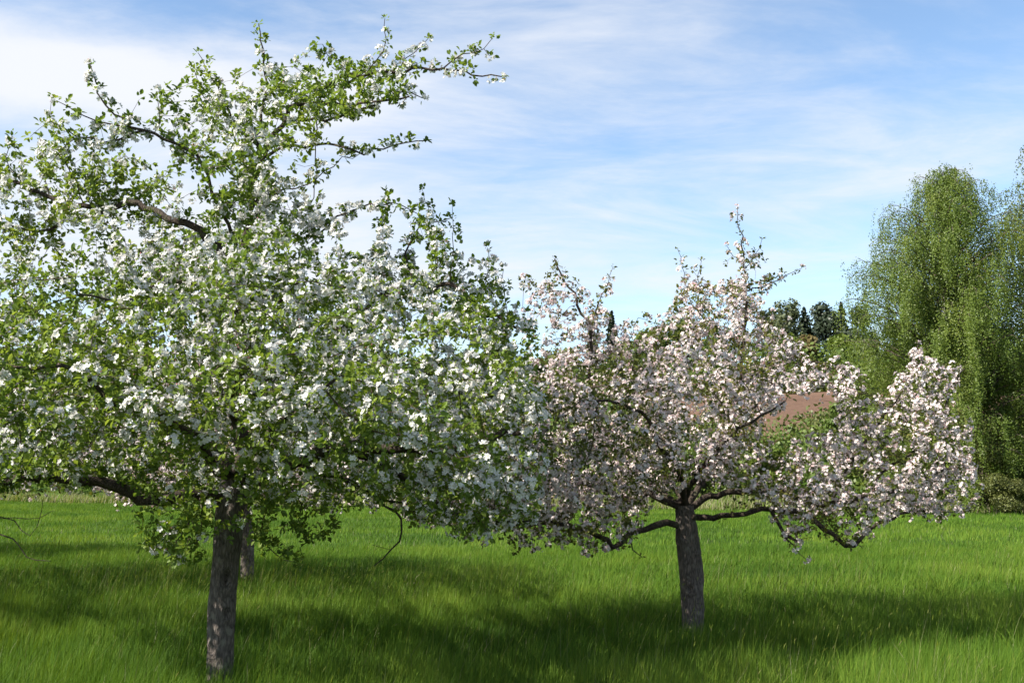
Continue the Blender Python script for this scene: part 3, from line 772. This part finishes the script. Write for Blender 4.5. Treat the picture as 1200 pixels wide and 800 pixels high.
def bl2(u, v, S):
    p = 0.66 + 0 * u
    p = np.where(v > 600, 0.45, p)
    return 1.7 * p * np.clip((vnoise(S[:, 0]*2.4+4, S[:, 1]*2.4, S[:, 2]*2.4) - 0.24) / 0.42, 0, 1)
dress(sk, R2, t2, base2, bl2, M_LEAF2, M_PETAL2, buds=0.20, leaf_size=0.042, flower_r=0.0185, leaves_per=5, flowers_per=9, spacing=0.85)
print('tree2', round(time.time() - T0, 1))

# ------------------------------------------------------------------ apple tree three (further back, seen below the first one)
Y3 = 19.0
base3 = at(290, 664, Y3); base3[2] = ground_z(base3[0], base3[1]) - 0.05
t3 = empty('apple_tree', base3, 'smaller apple tree whose dark trunk shows just right of the front trunk', 'apple tree', APPLES)
tp3 = [base3] + [at(u, v, Y3) for u, v in ((290, 640), (289, 615), (288, 590))]
trunk_mesh(tp3, [0.115, 0.11, 0.11, 0.09], t3, base3, M_BARK, 24)
sk = Skeleton()
sk.add_path(np.array([tp3[2], tp3[3]]), 0.10, 0.09, jit=0, limb=False, root=True, bare=True)
paths(sk, [
    (0.06, 0.012, [(288, 592, 0), (330, 570, -.3), (380, 565, -.5), (440, 575, -.6)]),
    (0.06, 0.012, [(288, 592, 0), (245, 568, -.2), (200, 565, -.3), (140, 575, -.3)]),
    (0.05, 0.012, [(288, 590, 0), (290, 540, .1), (295, 490, .1), (290, 440, 0)]),
    (0.05, 0.010, [(288, 590, 0), (320, 550, 1.0), (360, 510, 1.8)]),
    (0.05, 0.010, [(288, 590, 0), (250, 550, 1.0), (200, 510, 1.6)]),
    (0.05, 0.010, [(288, 590, 0), (330, 545, -1.0), (370, 500, -1.8)]),
    (0.05, 0.010, [(288, 590, 0), (240, 545, -1.0), (190, 500, -1.6)]),
], Y3)
A3 = fill([(100, 560), (115, 500), (160, 450), (220, 410), (300, 390), (370, 410), (430, 455), (470, 520), (475, 570), (450, 598), (380, 602), (330, 590), (250, 588), (200, 600), (140, 596)], 3300, Y3 - 1.9, 3.9, 80, 0.6)
sk.grow(A3, step=0.16, kill=0.19, infl=1.8)
R3 = sk.radii(0.003)
branch_meshes(sk, R3, t3, base3, M_LIMB, M_TWIG)
dress(sk, R3, t3, base3, lambda u, v, S: 0.6 + 0 * u, M_LEAF2, M_PETAL2, buds=0.1, leaf_size=0.06, flower_r=0.026, leaves_per=5, flowers_per=5, rmax=0.016, stamens=False, spacing=2.0)
print('tree3', round(time.time() - T0, 1))
def ground_pt(x, y): return (x, y, float(ground_z(x, y)) - 0.05)
dup(t3, ground_pt(-9.7, 17.4), 2.1, 'apple tree at the left border behind the lowest bough, trunk out of sight', 1.15)
dup(t3, ground_pt(-9.6, 11.9), 5.2, 'apple tree standing just outside the left border, its shade falling on the grass', 1.1)
dup(t3, ground_pt(-13.6, 24.6), 4.0, 'farthest apple tree, glimpsed under the left boughs beyond the others', 1.05)

# ------------------------------------------------------------------ weeping birches
M_BIRCH = leaf_mat('birch_leaf', [(0.0, (0.085, 0.135, 0.020)), (0.5, (0.135, 0.195, 0.028)), (1.0, (0.21, 0.25, 0.042))], (1.25, 1.2, 0.7), 0.38)
M_PALEBIRCH = leaf_mat('pale_birch_leaf', [(0.0, (0.08, 0.12, 0.035)), (1.0, (0.17, 0.21, 0.07))], (1.2, 1.2, 0.8), 0.35)
M_BBARK = bark_mat('birch_bark', (0.05, 0.045, 0.04), (0.55, 0.53, 0.50), 4, 0.5, 0.3)
M_DARKBARK = bark_mat('forest_bark', (0.03, 0.025, 0.02), (0.13, 0.10, 0.08), 5, 0.4, 0.4)
SMALL_V = [(0, 0, 0), (0.36, 0.5, 0.06), (0, 1, 0), (-0.36, 0.5, 0.06)]

def weeping(loc, prof, n_br, per, leaf, mat, label, cat, seed, leaves=32, skip=0.0, group=None):
    """trunk with arching branches from which leafy strands hang; prof: (height, radius) outline"""
    r = np.random.default_rng(seed)
    loc = np.array(loc, float); H = prof[-1][0]
    root = empty('weeping_birch', loc, label, cat, group)
    hs = np.array([p[0] for p in prof]); rs = np.array([p[1] for p in prof])
    tz = np.linspace(0, H * 0.97, 24)
    tpth = np.stack([0.25*np.sin(tz*0.5), 0.2*np.cos(tz*0.4) - 0.2, tz], -1) + loc
    V, f = tube(tpth, np.interp(tz, [0, H], [0.24, 0.02]), 12, 0.05); make_obj('trunk', V, [f], M_BBARK, root, loc, smooth=True)
    bb, lb = Bag(), Bag()
    for b in range(n_br):
        t = ((b + r.random()) / n_br) ** 0.85
        h1 = 1.5 + (H - 1.5) * t; az = b * 2.39996 + r.normal(0, 0.25)
        rad = np.interp(h1, hs, rs) * r.uniform(0.55, 1.08)
        h0 = max(1.2, h1 - rad * r.uniform(0.5, 0.9))
        d = np.array([math.cos(az), math.sin(az), 0])
        s = np.interp(h0, tz, np.arange(len(tz))); p0 = tpth[int(s)]
        p0 = np.array([p0[0], p0[1], loc[2] + h0])
        pts = [p0, p0 + d*rad*0.45 + [0, 0, (h1-h0)*0.75], p0 + d*rad*0.85 + [0, 0, (h1-h0)], p0 + d*rad + [0, 0, (h1-h0) - 0.35]]
        q = smooth_path(pts, 0.22); q += r.normal(0, 0.03, q.shape)
        V, f = tube(q, np.linspace(0.02 + 0.012*rad, 0.008, len(q)), 5); bb.raw(V, [f], 0.5)
        k = max(3, int(per * (0.4 + rad / max(rs))))
        for _ in range(k):
            if r.random() < skip: continue
            a = r.uniform(0.12, 1.0) ** 0.7; p = q[min(len(q)-1, int(a * len(q)))].copy()
            p += r.normal(0, 0.22, 3) * [1, 1, 0.6]
            L = min(r.uniform(0.5, 2.3) * (0.5 + 0.5*rad/max(rs)), p[2] - loc[2] - 0.3)
            if L < 0.2: continue
            n = int(leaves * L / 1.3) + 4
            tt = np.linspace(0, 1, n) + r.normal(0, 0.02, n)
            sw = r.normal(0, 0.12, 2) + d[:2] * r.uniform(0, 0.3)
            pos = p + np.stack([sw[0]*tt*L*0.6 + 0.04*np.sin(tt*6+az), sw[1]*tt*L*0.6, -tt*L + 0.10*np.sin(tt*PI)], -1) + r.normal(0, 0.055, (n, 3))
            ld = unit(np.stack([r.normal(0, .6, n), r.normal(0, .6, n), -0.7 + r.normal(0, .35, n)], -1))
            up = unit(r.normal(0, 0.8, (n, 3)) + d * 1.3 + [0, 0, 0.5]); X = unit(np.cross(ld, up)); Z = np.cross(X, ld)
            tint = np.clip(0.5 + 0.35*(vnoise(p[0]*0.8, p[1]*0.8, p[2]*0.8) - 0.5)*2 + r.normal(0, 0.15, n), 0, 1)
            lb.add(SMALL_V, [(0, 1, 2, 3)], np.stack([X, ld, Z], -1), pos, leaf * r.uniform(0.7, 1.3, n), tint)
    bb.build('branchwork', M_DARKBARK, root, loc, smooth=True)
    o = lb.build('foliage', mat, root, loc)
    print('  birch faces', len(o.data.polygons))
    return root

BIRCHES = 'weeping birches at the right edge of the meadow'
def gpx(u, Y): 
    x = (u - 600) / F * Y
    return np.array([x, Y, float(ground_z(x, Y)) - 0.05])
weeping(gpx(1116, 57), [(0, 4.8), (3.4, 5.4), (6.8, 5.8), (10.2, 5.7), (12.3, 5.3), (13.9, 4.3), (15.6, 3.3), (17.0, 2.3), (18.1, 0.9)], 250, 40, 0.082, M_BIRCH,
        'tall weeping birch with hanging green strands right of the apple trees', 'birch tree', 5, group=BIRCHES)
weeping(gpx(1234, 60), [(0, 3.8), (6, 4.1), (11, 4.0), (14, 3.3), (16.6, 2.3), (19.2, 0.6)], 130, 18, 0.11, M_PALEBIRCH,
        'thin pale birch cut off by the right picture border', 'birch tree', 6, skip=0.05, group=BIRCHES)
print('birch', round(time.time() - T0, 1))

# ------------------------------------------------------------------ bushes, hedge and the trees on the hill
def crown_cloud(lb, c, rad, n, size, r, tint0, jit=0.15, droop=0.0):
    """n leaf clumps in and around one lobe"""
    d = unit(r.normal(size=(n, 3))); k = r.random(n) ** 0.45
    p = c + d * (k[:, None] * rad) + r.normal(0, 0.06, (n, 3)) * rad
    nz = unit(d + r.normal(0, 0.75, (n, 3)) + [0, 0, 0.25])
    tint = np.clip(tint0 + 0.3*(vnoise(p[:, 0]*0.5, p[:, 1]*0.5, p[:, 2]*0.5)-0.5) + r.normal(0, jit, n), 0, 1)
    lb.add([(-0.5, 0, 0.1), (0, -0.38, 0), (0.5, 0, 0.08), (0, 0.42, -0.05)], [(0, 1, 2, 3)], frames_from_z(nz, r), p, size * r.uniform(0.6, 1.4, n), tint)

def broadleaf(name, loc, h, w, mat, label, cat, seed, n=2600, size=0.3, lobes=11, bare=0.18, group=None, bark=None, tint=0.5):
    r = np.random.default_rng(seed); loc = np.array(loc, float)
    root = empty(name, loc, label, cat, group)
    lb = Bag(); bb = Bag()
    zc = np.linspace(0, 1, 6)
    V, f = tube(np.stack([0.1*w*np.sin(zc*2), 0*zc, zc*h*0.75], -1) + loc, np.linspace(0.028*h + 0.02, 0.012, 6), 8)
    make_obj('trunk', V, [f], bark or M_DARKBARK, root, loc, smooth=True)
    for k in range(lobes):
        t = r.random(); z = h * (bare + (0.97 - bare) * t)
        rad = w * 0.5 * math.sqrt(max(0.06, 1 - abs(2*(t-0.42)/1.25)**2.2))
        az = k * 2.4 + r.normal(0, 0.4); dd = rad * r.uniform(0.25, 0.7)
        lr = np.array([w*0.25, w*0.25, h*(1-bare)*0.17]) * r.uniform(0.7, 1.15)
        c = loc + [dd*math.cos(az), dd*math.sin(az), min(z, h - lr[2])]
        V, f = tube(smooth_path([loc + [0, 0, h*bare*0.9 + 0.35*z], loc + [dd*0.5*math.cos(az), dd*0.5*math.sin(az), 0.8*z], c], 0.5), [0.012*h*0.4]*len(smooth_path([loc + [0, 0, h*bare*0.9 + 0.35*z], loc + [dd*0.5*math.cos(az), dd*0.5*math.sin(az), 0.8*z], c], 0.5)), 4)
        bb.raw(V, [f], 0.5)
        crown_cloud(lb, c, lr, n // lobes, size, r, tint + r.normal(0, 0.10))
    bb.build('branchwork', bark or M_DARKBARK, root, loc)
    lb.build('crown', mat, root, loc)
    return root

def conifer(loc, h, w, mat, label, seed, n=2600, size=0.35, group=None, cat='spruce tree', name='spruce_tree'):
    r = np.random.default_rng(seed); loc = np.array(loc, float)
    root = empty(name, loc, label, cat, group)
    V, f = tube(np.stack([0*np.linspace(0, 1, 5)]*2 + [np.linspace(0, 0.97*h, 5)], -1) + loc, np.linspace(0.02*h, 0.02, 5), 8)
    make_obj('trunk', V, [f], M_DARKBARK, root, loc, smooth=True)
    lb = Bag(); nb = int(n / 22)
    for b in range(nb):
        t = (b + r.random()) / nb; z = h * (0.08 + 0.92 * t)
        L = w * 0.5 * (1 - t) ** 0.8 * r.uniform(0.6, 1.15) + 0.12
        az = b * 2.39996 + r.normal(0, 0.3); m = 22
        s = r.random(m) ** 0.7
        p = loc + np.stack([s*L*math.cos(az), s*L*math.sin(az), z - 0.35*s*L + 0.12*(s*L)**2/ max(L, .3)], -1) + r.normal(0, 0.10, (m, 3)) * [1, 1, 0.7]*min(1.5, 0.5+L*0.4)
        nz = unit(np.stack([0.5*math.cos(az) + r.normal(0, .6, m), 0.5*math.sin(az) + r.normal(0, .6, m), 0.7 + r.normal(0, .4, m)], -1))
        lb.add([(-0.5, 0, -0.15), (0, -0.30, 0.03), (0.5, 0, -0.15), (0, 0.30, 0.03)], [(0, 1, 2, 3)], frames_from_z(nz, r), p, size * r.uniform(0.6, 1.4, m) * (0.55 + 0.45*min(1, L)), np.clip(0.4 + r.normal(0, 0.2, m), 0, 1))
    lb.build('crown', mat, root, loc)
    return root

def green(name, a, b, tr=0.3): return leaf_mat(name, [(0.0, a), (1.0, b)], (1.2, 1.2, 0.8), tr)
M_SPRUCE = green('spruce_needles', (0.012, 0.026, 0.012), (0.035, 0.055, 0.024), 0.1)
M_PINE = green('pine_needles', (0.016, 0.030, 0.016), (0.045, 0.062, 0.030), 0.1)
M_OAK = green('spring_leaf', (0.06, 0.11, 0.018), (0.15, 0.20, 0.035))
M_LIME = green('lime_leaf', (0.075, 0.125, 0.016), (0.17, 0.215, 0.03))
M_OLIVE = green('olive_leaf', (0.085, 0.11, 0.026), (0.17, 0.18, 0.05))
M_GREY = green('willow_leaf', (0.08, 0.11, 0.05), (0.17, 0.19, 0.10))
M_RUST = green('budding_leaf', (0.10, 0.075, 0.03), (0.19, 0.15, 0.05))

HILL = 'trees standing on the hill behind the field'
def top_h(u, v, Y):               # height of a thing at pixel column u, depth Y whose top is at pixel row v
    p = gpx(u, Y); return p, at(u, v, Y)[2] - p[2]
sd = 100
def hill_tree(kind, u, v, Y, wpx, label, **kw):
    global sd
    sd += 1
    p, h = top_h(u, v, Y); w = wpx / F * Y
    if kind == 'spruce': return conifer(p, h, w, M_SPRUCE, label, sd, size=0.6, n=4200, group=HILL, **kw)
    if kind == 'pine': return broadleaf('pine_tree', p, h, w, M_PINE, label, 'pine tree', sd, size=0.6, bare=0.15, group=HILL, n=4200, lobes=16, **kw)
    m, cat, name = dict(oak=(M_OAK, 'broadleaf tree', 'broadleaf_tree'), lime=(M_LIME, 'broadleaf tree', 'broadleaf_tree'), grey=(M_GREY, 'willow tree', 'willow_tree'),
                        olive=(M_OLIVE, 'broadleaf tree', 'broadleaf_tree'), rust=(M_RUST, 'budding tree', 'budding_tree'))[kind]
    return broadleaf(name, p, h, w, m, label, cat, sd, size=0.55, bare=0.08, n=4200, lobes=15, group=HILL, **kw)

for kind, u, v, Y, w, lab in [
    ('pine', 1006, 357, 205, 62, 'dark pine nearest the tall birch on the skyline'),
    ('pine', 971, 352, 210, 60, 'dark rounded pine in the middle of the skyline gap'),
    ('spruce', 990, 354, 225, 40, 'dark spruce tip between the two rounded pines'),
    ('spruce', 946, 360, 200, 46, 'dark spruce at the left end of the skyline gap'),
    ('grey', 925, 350, 190, 46, 'pale loose tree rising right of the slim blossoming leader'),
    ('pine', 908, 362, 215, 60, 'dark pine half hidden behind the slim blossoming leader'),
    ('lime', 990, 392, 165, 50, 'yellow-green tree below the dark skyline pines'),
    ('grey', 1020, 398, 150, 40, 'grey-green willow against the left side of the tall birch'),
    ('rust', 948, 392, 160, 34, 'rust-tinged budding tree under the dark spruce'),
    ('oak', 800, 370, 190, 60, 'mid green tree showing left of the slim blossoming leader'),
    ('oak', 845, 374, 190, 56, 'green tree behind the middle of the pink-tinged apple tree'),
    ('lime', 762, 380, 180, 50, 'yellow-green tree in the dip of the pink-tinged apple crown'),
    ('spruce', 718, 364, 200, 30, 'dark spruce beside the left top of the pink-tinged apple tree'),
    ('spruce', 694, 368, 205, 26, 'dark spruce tip behind the left top of the pink-tinged apple tree'),
    ('oak', 735, 398, 170, 46, 'green tree below the dark spruce in the apple crown dip'),
    ('spruce', 592, 385, 205, 32, 'lone dark spruce tip in the gap between the two front apple crowns'),
    ('lime', 560, 412, 120, 70, 'bright yellow-green tree in the gap between the two front apple crowns'),
    ('oak', 625, 420, 130, 60, 'green tree right of the bright tree between the two front apple crowns'),
    ('olive', 660, 408, 180, 56, 'olive tree behind the left side of the pink-tinged apple tree'),
    ('oak', 510, 420, 150, 64, 'green tree seen through the right part of the white apple crown'),
    ('olive', 455, 415, 190, 64, 'olive tree seen through the middle of the white apple crown'),
    ('pine', 400, 405, 210, 52, 'dark pine seen through the white apple crown right of its trunk line'),
    ('oak', 345, 418, 170, 64, 'green tree seen through the white apple crown above its right bough'),
    ('lime', 285, 425, 150, 64, 'yellow-green tree hidden behind the white apple tree leader'),
    ('oak', 225, 415, 180, 64, 'green tree seen through the white apple crown left of its leader'),
    ('pine', 165, 405, 210, 52, 'dark pine seen through the left half of the white apple crown'),
    ('oak', 105, 420, 170, 64, 'green tree seen through the white apple crown near the left border'),
    ('olive', 45, 412, 190, 64, 'olive tree seen through the leaves at the left border'),
    ('oak', -20, 415, 180, 66, 'green tree at the very left end of the hill'),
]:
    hill_tree(kind, u, v, Y, w, lab)
# more trees to the right of the birch and outside the border so that the ridge goes on
for u, v, Y, w, k in [(1060, 372, 210, 50, 'pine'), (1110, 380, 200, 60, 'oak'), (1165, 375, 205, 60, 'pine'), (1220, 385, 195, 60, 'oak')]:
    hill_tree(k, u, v, Y, w, {1060: 'dark pine behind the left half of the tall birch', 1110: 'green tree behind the trunk of the tall birch', 1165: 'dark pine behind the right half of the tall birch', 1220: 'green tree behind the thin pale birch'}[u])

BUSH = 'bushes along the far edge of the meadow'
for kind, u, v, Y, w, lab, n in [
    (M_OLIVE, 1145, 480, 55, 90, 'olive bush under the tall birch behind the right apple boughs', 5200),
    (M_OAK, 1205, 455, 55, 110, 'large green bush at the right border above the dry verge', 6500),
    (M_LIME, 1085, 500, 56.5, 80, 'bright green bush left of the olive bush under the birch', 4200),
    (M_OLIVE, 1262, 470, 53, 100, 'olive bush just outside the right border', 3000),
    (M_OLIVE, 1172, 552, 53.2, 56, 'low olive shrub in front of the bushes under the birch', 3600),
    (M_LIME, 1010, 446, 63, 70, 'yellow-green bush between the field and the tall birch', 3200),
    (M_OAK, 985, 462, 65, 46, 'green bush at the right end of the brown field', 2200),
    (M_LIME, 890, 522, 63, 66, 'bright green bush below the brown field', 2600),
    (M_OAK, 830, 520, 65, 70, 'green bush behind the fork of the pink-tinged apple tree', 2600),
    (M_OLIVE, 750, 505, 68, 80, 'olive bush behind the left boughs of the pink-tinged apple tree', 2600),
    (M_OAK, 670, 490, 71, 90, 'green bush behind where the two front crowns meet', 2800),
    (M_LIME, 590, 470, 75, 100, 'yellow-green bush behind the tip of the white apple tree', 3000),
    (M_OAK, 500, 490, 78, 90, 'green bush behind the drooping right boughs of the white apple tree', 2800),
    (M_OAK, 418, 540, 80, 44, 'small green bush above the tan strip right of the white apple tree', 1800),
    (M_OLIVE, 350, 500, 84, 90, 'olive bush behind the back apple tree', 2600),
    (M_OAK, 250, 495, 88, 100, 'green bush behind the white apple trunk', 2600),
    (M_LIME, 150, 500, 92, 100, 'yellow-green bush beyond the meadow at left', 2600),
    (M_OAK, 50, 490, 96, 110, 'green bush beyond the meadow near the left border', 2600),
    (M_OLIVE, -50, 490, 100, 110, 'olive bush beyond the meadow outside the left border', 2400),
]:
    sd += 1
    p, h = top_h(u, v, Y)
    broadleaf('bush', p, h, w / F * Y, kind, lab, 'bush', sd, n=int(n * (2.6 if u > 1040 else 2.0)), size=0.085 if u > 1040 else 0.0030 * Y, lobes=14, bare=0.02, group=BUSH)
wl = Bag(); r_ = np.random.default_rng(77)
for k in range(520):
    Y = r_.uniform(128, 215); x = r_.uniform(-0.56, 0.56) * Y
    if Y - edge_y(x) < 93 - 10 * vnoise(x * 0.12, 3.0): continue
    hh = r_.uniform(2.5, 6.0) * (0.6 + 0.8 * vnoise(x * 0.05, Y * 0.05)); c = np.array([x, Y, float(ground_z(x, Y)) + hh * 0.45])
    if k % 2 and Y > 150: c[2] += r_.uniform(0, 2.5)
    crown_cloud(wl, c, np.array([hh * r_.uniform(0.5, 0.9), hh * 0.7, hh * 0.55]), 320, 0.62, r_, r_.uniform(0.1, 0.9))
tag(wl.build('woodland', M_OAK), 'mixed green undergrowth filling the hillside wood between the single trees', 'woodland', None, 'stuff')
ug = Bag(); wl2 = Bag()
for k in range(260):
    x = r_.uniform(-48, 34); o = r_.uniform(5, 24); Y = float(edge_y(x)) + o
    hh = r_.uniform(1.0, 3.2); c = np.array([x, Y, float(ground_z(x, Y)) + hh * 0.4])
    crown_cloud(ug, c, np.array([hh * r_.uniform(0.6, 1.2), hh * 0.7, hh * 0.6]), 300, 0.24, r_, r_.uniform(0.1, 0.9))
tag(ug.build('undergrowth', M_OAK), 'low green undergrowth between the meadow edge and the brown field', 'undergrowth', None, 'stuff')
for k in range(90):
    x = r_.uniform(-14, 45); Y = float(edge_y(x)) + r_.choice([r_.uniform(80, 98), r_.uniform(24, 34)])
    hh = r_.uniform(0.8, 2.8); c = np.array([x, Y, float(ground_z(x, Y)) + hh * 0.35])
    crown_cloud(wl2, c, np.array([hh * r_.uniform(0.6, 1.4), hh * 0.7, hh * 0.6]), 200, 0.34, r_, r_.uniform(0.1, 0.9))
tag(wl2.build('hedgerow', M_OLIVE), 'ragged low hedgerow bordering the bare brown field', 'hedgerow', None, 'stuff')
# rough dry grass along the verge under the bushes
vb = Bag(); n = 26000
x = rng.uniform(-45, 32, n); y = edge_y(x) + rng.uniform(-0.7, 3.2, n)
V, f, tt = blades(n, x, y, rng.uniform(0.25, 1.1, n) * (0.4 + vnoise(x*0.5, y*0.5)), np.full(n, 0.045), (rng.normal(0.2, 1.2, n), np.clip(rng.normal(0.5, 0.3, n), 0, 1.2)), 2,
                  np.where(rng.random(n) < 0.55, rng.uniform(0.91, 1, n), rng.uniform(0.3, 0.8, n)), ground_z(x, y)); vb.raw(V, f, tt)
tag(vb.build('verge_grass', M_GRASS), 'rough half-dry grass along the far meadow edge below the bushes', 'grass', None, 'stuff')
print('background', round(time.time() - T0, 1))

# ------------------------------------------------------------------ sky, sun, camera
SUN_EL = math.radians(40); LD = np.array([0.91, 0.40]); LD = LD / np.linalg.norm(LD)
sdir = np.array([-LD[0] * math.cos(SUN_EL), -LD[1] * math.cos(SUN_EL), math.sin(SUN_EL)])
sun = bpy.data.lights.new('sun', 'SUN'); sun.energy = 5.0; sun.angle = math.radians(0.53); sun.color = (1.0, 0.94, 0.84)
so = bpy.data.objects.new('sun', sun); C.objects.link(so)
from mathutils import Vector
so.rotation_euler = Vector(sdir).to_track_quat('Z', 'Y').to_euler(); so.location = (-20, 10, 30)

w = bpy.data.worlds.new('World'); bpy.context.scene.world = w; w.use_nodes = True
nt = w.node_tree; nt.nodes.clear()
N = nt.nodes.new; L = nt.links.new
out = N('ShaderNodeOutputWorld'); bg = N('ShaderNodeBackground'); bg.inputs[1].default_value = 0.066
sky = N('ShaderNodeTexSky'); sky.sky_type = 'NISHITA'; sky.sun_disc = False; sky.sun_elevation = SUN_EL
sky.sun_rotation = math.atan2(sdir[0], sdir[1]); sky.air_density = 1.0; sky.dust_density = 0.25; sky.ozone_density = 2.0
tc = N('ShaderNodeTexCoord'); sx = N('ShaderNodeSeparateXYZ'); L(tc.outputs['Generated'], sx.inputs[0])
def math_(op, a, b=None, c=None):
    m = N('ShaderNodeMath'); m.operation = op
    for i, q in enumerate((a, b, c)):
        if q is None: continue
        if isinstance(q, (int, float)): m.inputs[i].default_value = q
        else: L(q, m.inputs[i])
    return m.outputs[0]
zc = math_('ADD', math_('MAXIMUM', sx.outputs[2], 0.0), 0.12)
cx = math_('DIVIDE', sx.outputs[0], zc); cy = math_('DIVIDE', sx.outputs[1], zc)
cv = N('ShaderNodeCombineXYZ'); L(cx, cv.inputs[0]); L(cy, cv.inputs[1])
def noise(scale, detail, rough, dist, sxyz, rot=0.0, loc=(0, 0, 0)):
    mp = N('ShaderNodeMapping'); mp.inputs['Scale'].default_value = sxyz; mp.inputs['Rotation'].default_value = (0, 0, rot); mp.inputs['Location'].default_value = loc
    L(cv.outputs[0], mp.inputs[0])
    n = N('ShaderNodeTexNoise'); n.inputs['Scale'].default_value = scale; n.inputs['Detail'].default_value = detail
    n.inputs['Roughness'].default_value = rough; n.inputs['Distortion'].default_value = dist
    L(mp.outputs[0], n.inputs['Vector']); return n.outputs['Fac']
veil = noise(0.55, 6, 0.55, 0.4, (1.0, 0.8, 1), 0.35, (1.3, 0.4, 0))
wisp = noise(1.6, 9, 0.62, 0.7, (0.7, 1.25, 1), -0.35, (4.2, 1.0, 0))
fine = noise(5.5, 8, 0.65, 0.5, (0.6, 1.3, 1), -0.25)
f1 = math_('MULTIPLY_ADD', veil, 0.42, math_('MULTIPLY_ADD', wisp, 0.64, math_('MULTIPLY', fine, 0.21)))
# bank of bright cloud low on the left
az = math_('ARCTAN2', sx.outputs[0], sx.outputs[1]); el = math_('ARCSINE', sx.outputs[2])
def bump_(az0, el0, wa, we, amp):
    a = math_('POWER', math_('ABSOLUTE', math_('DIVIDE', math_('SUBTRACT', az, az0), wa)), 2.0)
    e = math_('POWER', math_('ABSOLUTE', math_('DIVIDE', math_('SUBTRACT', el, el0), we)), 2.0)
    return math_('MULTIPLY', math_('POWER', 2.718, math_('MULTIPLY', math_('ADD', a, e), -1.0)), amp)
tot = math_('ADD', f1, bump_(-0.40, 0.335, 0.22, 0.040, 0.40))
tot = math_('ADD', tot, bump_(-0.30, 0.20, 0.28, 0.07, 0.20))
tot = math_('ADD', tot, bump_(0.15, 0.245, 0.35, 0.05, 0.12))
mr = N('ShaderNodeMapRange'); mr.interpolation_type = 'SMOOTHSTEP'
L(tot, mr.inputs[0]); mr.inputs[1].default_value = 0.51; mr.inputs[2].default_value = 0.92; mr.inputs[3].default_value = 0.0; mr.inputs[4].default_value = 1.0
mx = N('ShaderNodeMix'); mx.data_type = 'RGBA'; L(mr.outputs[0], mx.inputs[0]); hs = N('ShaderNodeHueSaturation'); hs.inputs['Saturation'].default_value = 1.0; hs.inputs['Hue'].default_value = 0.498; hs.inputs['Value'].default_value = 1.42; L(sky.outputs[0], hs.inputs['Color']); L(hs.outputs[0], mx.inputs[6]); mx.inputs[7].default_value = (5.7, 5.9, 6.3, 1)
L(mx.outputs[2], bg.inputs[0]); L(bg.outputs[0], out.inputs[0])

cam = bpy.data.cameras.new('camera'); co = bpy.data.objects.new('camera', cam); C.objects.link(co)
co.location = CAM; co.rotation_euler = (PI / 2 + PITCH, 0, 0)
cam.sensor_width = 36; cam.lens = 36 * F / 1200; cam.clip_end = 6000; cam.clip_start = 0.05
sc = bpy.context.scene; sc.camera = co
vs = sc.view_settings; vs.view_transform = 'Standard'; vs.look = 'None'; vs.exposure = 1.3; vs.gamma = 1.0
sc.cycles.max_bounces = 8; sc.cycles.diffuse_bounces = 3; sc.cycles.transmission_bounces = 4; sc.cycles.glossy_bounces = 2
sc.cycles.use_denoising = True
print('script', round(time.time() - T0, 1), 'faces', sum(len(o.data.polygons) for o in sc.objects if o.type == 'MESH'))
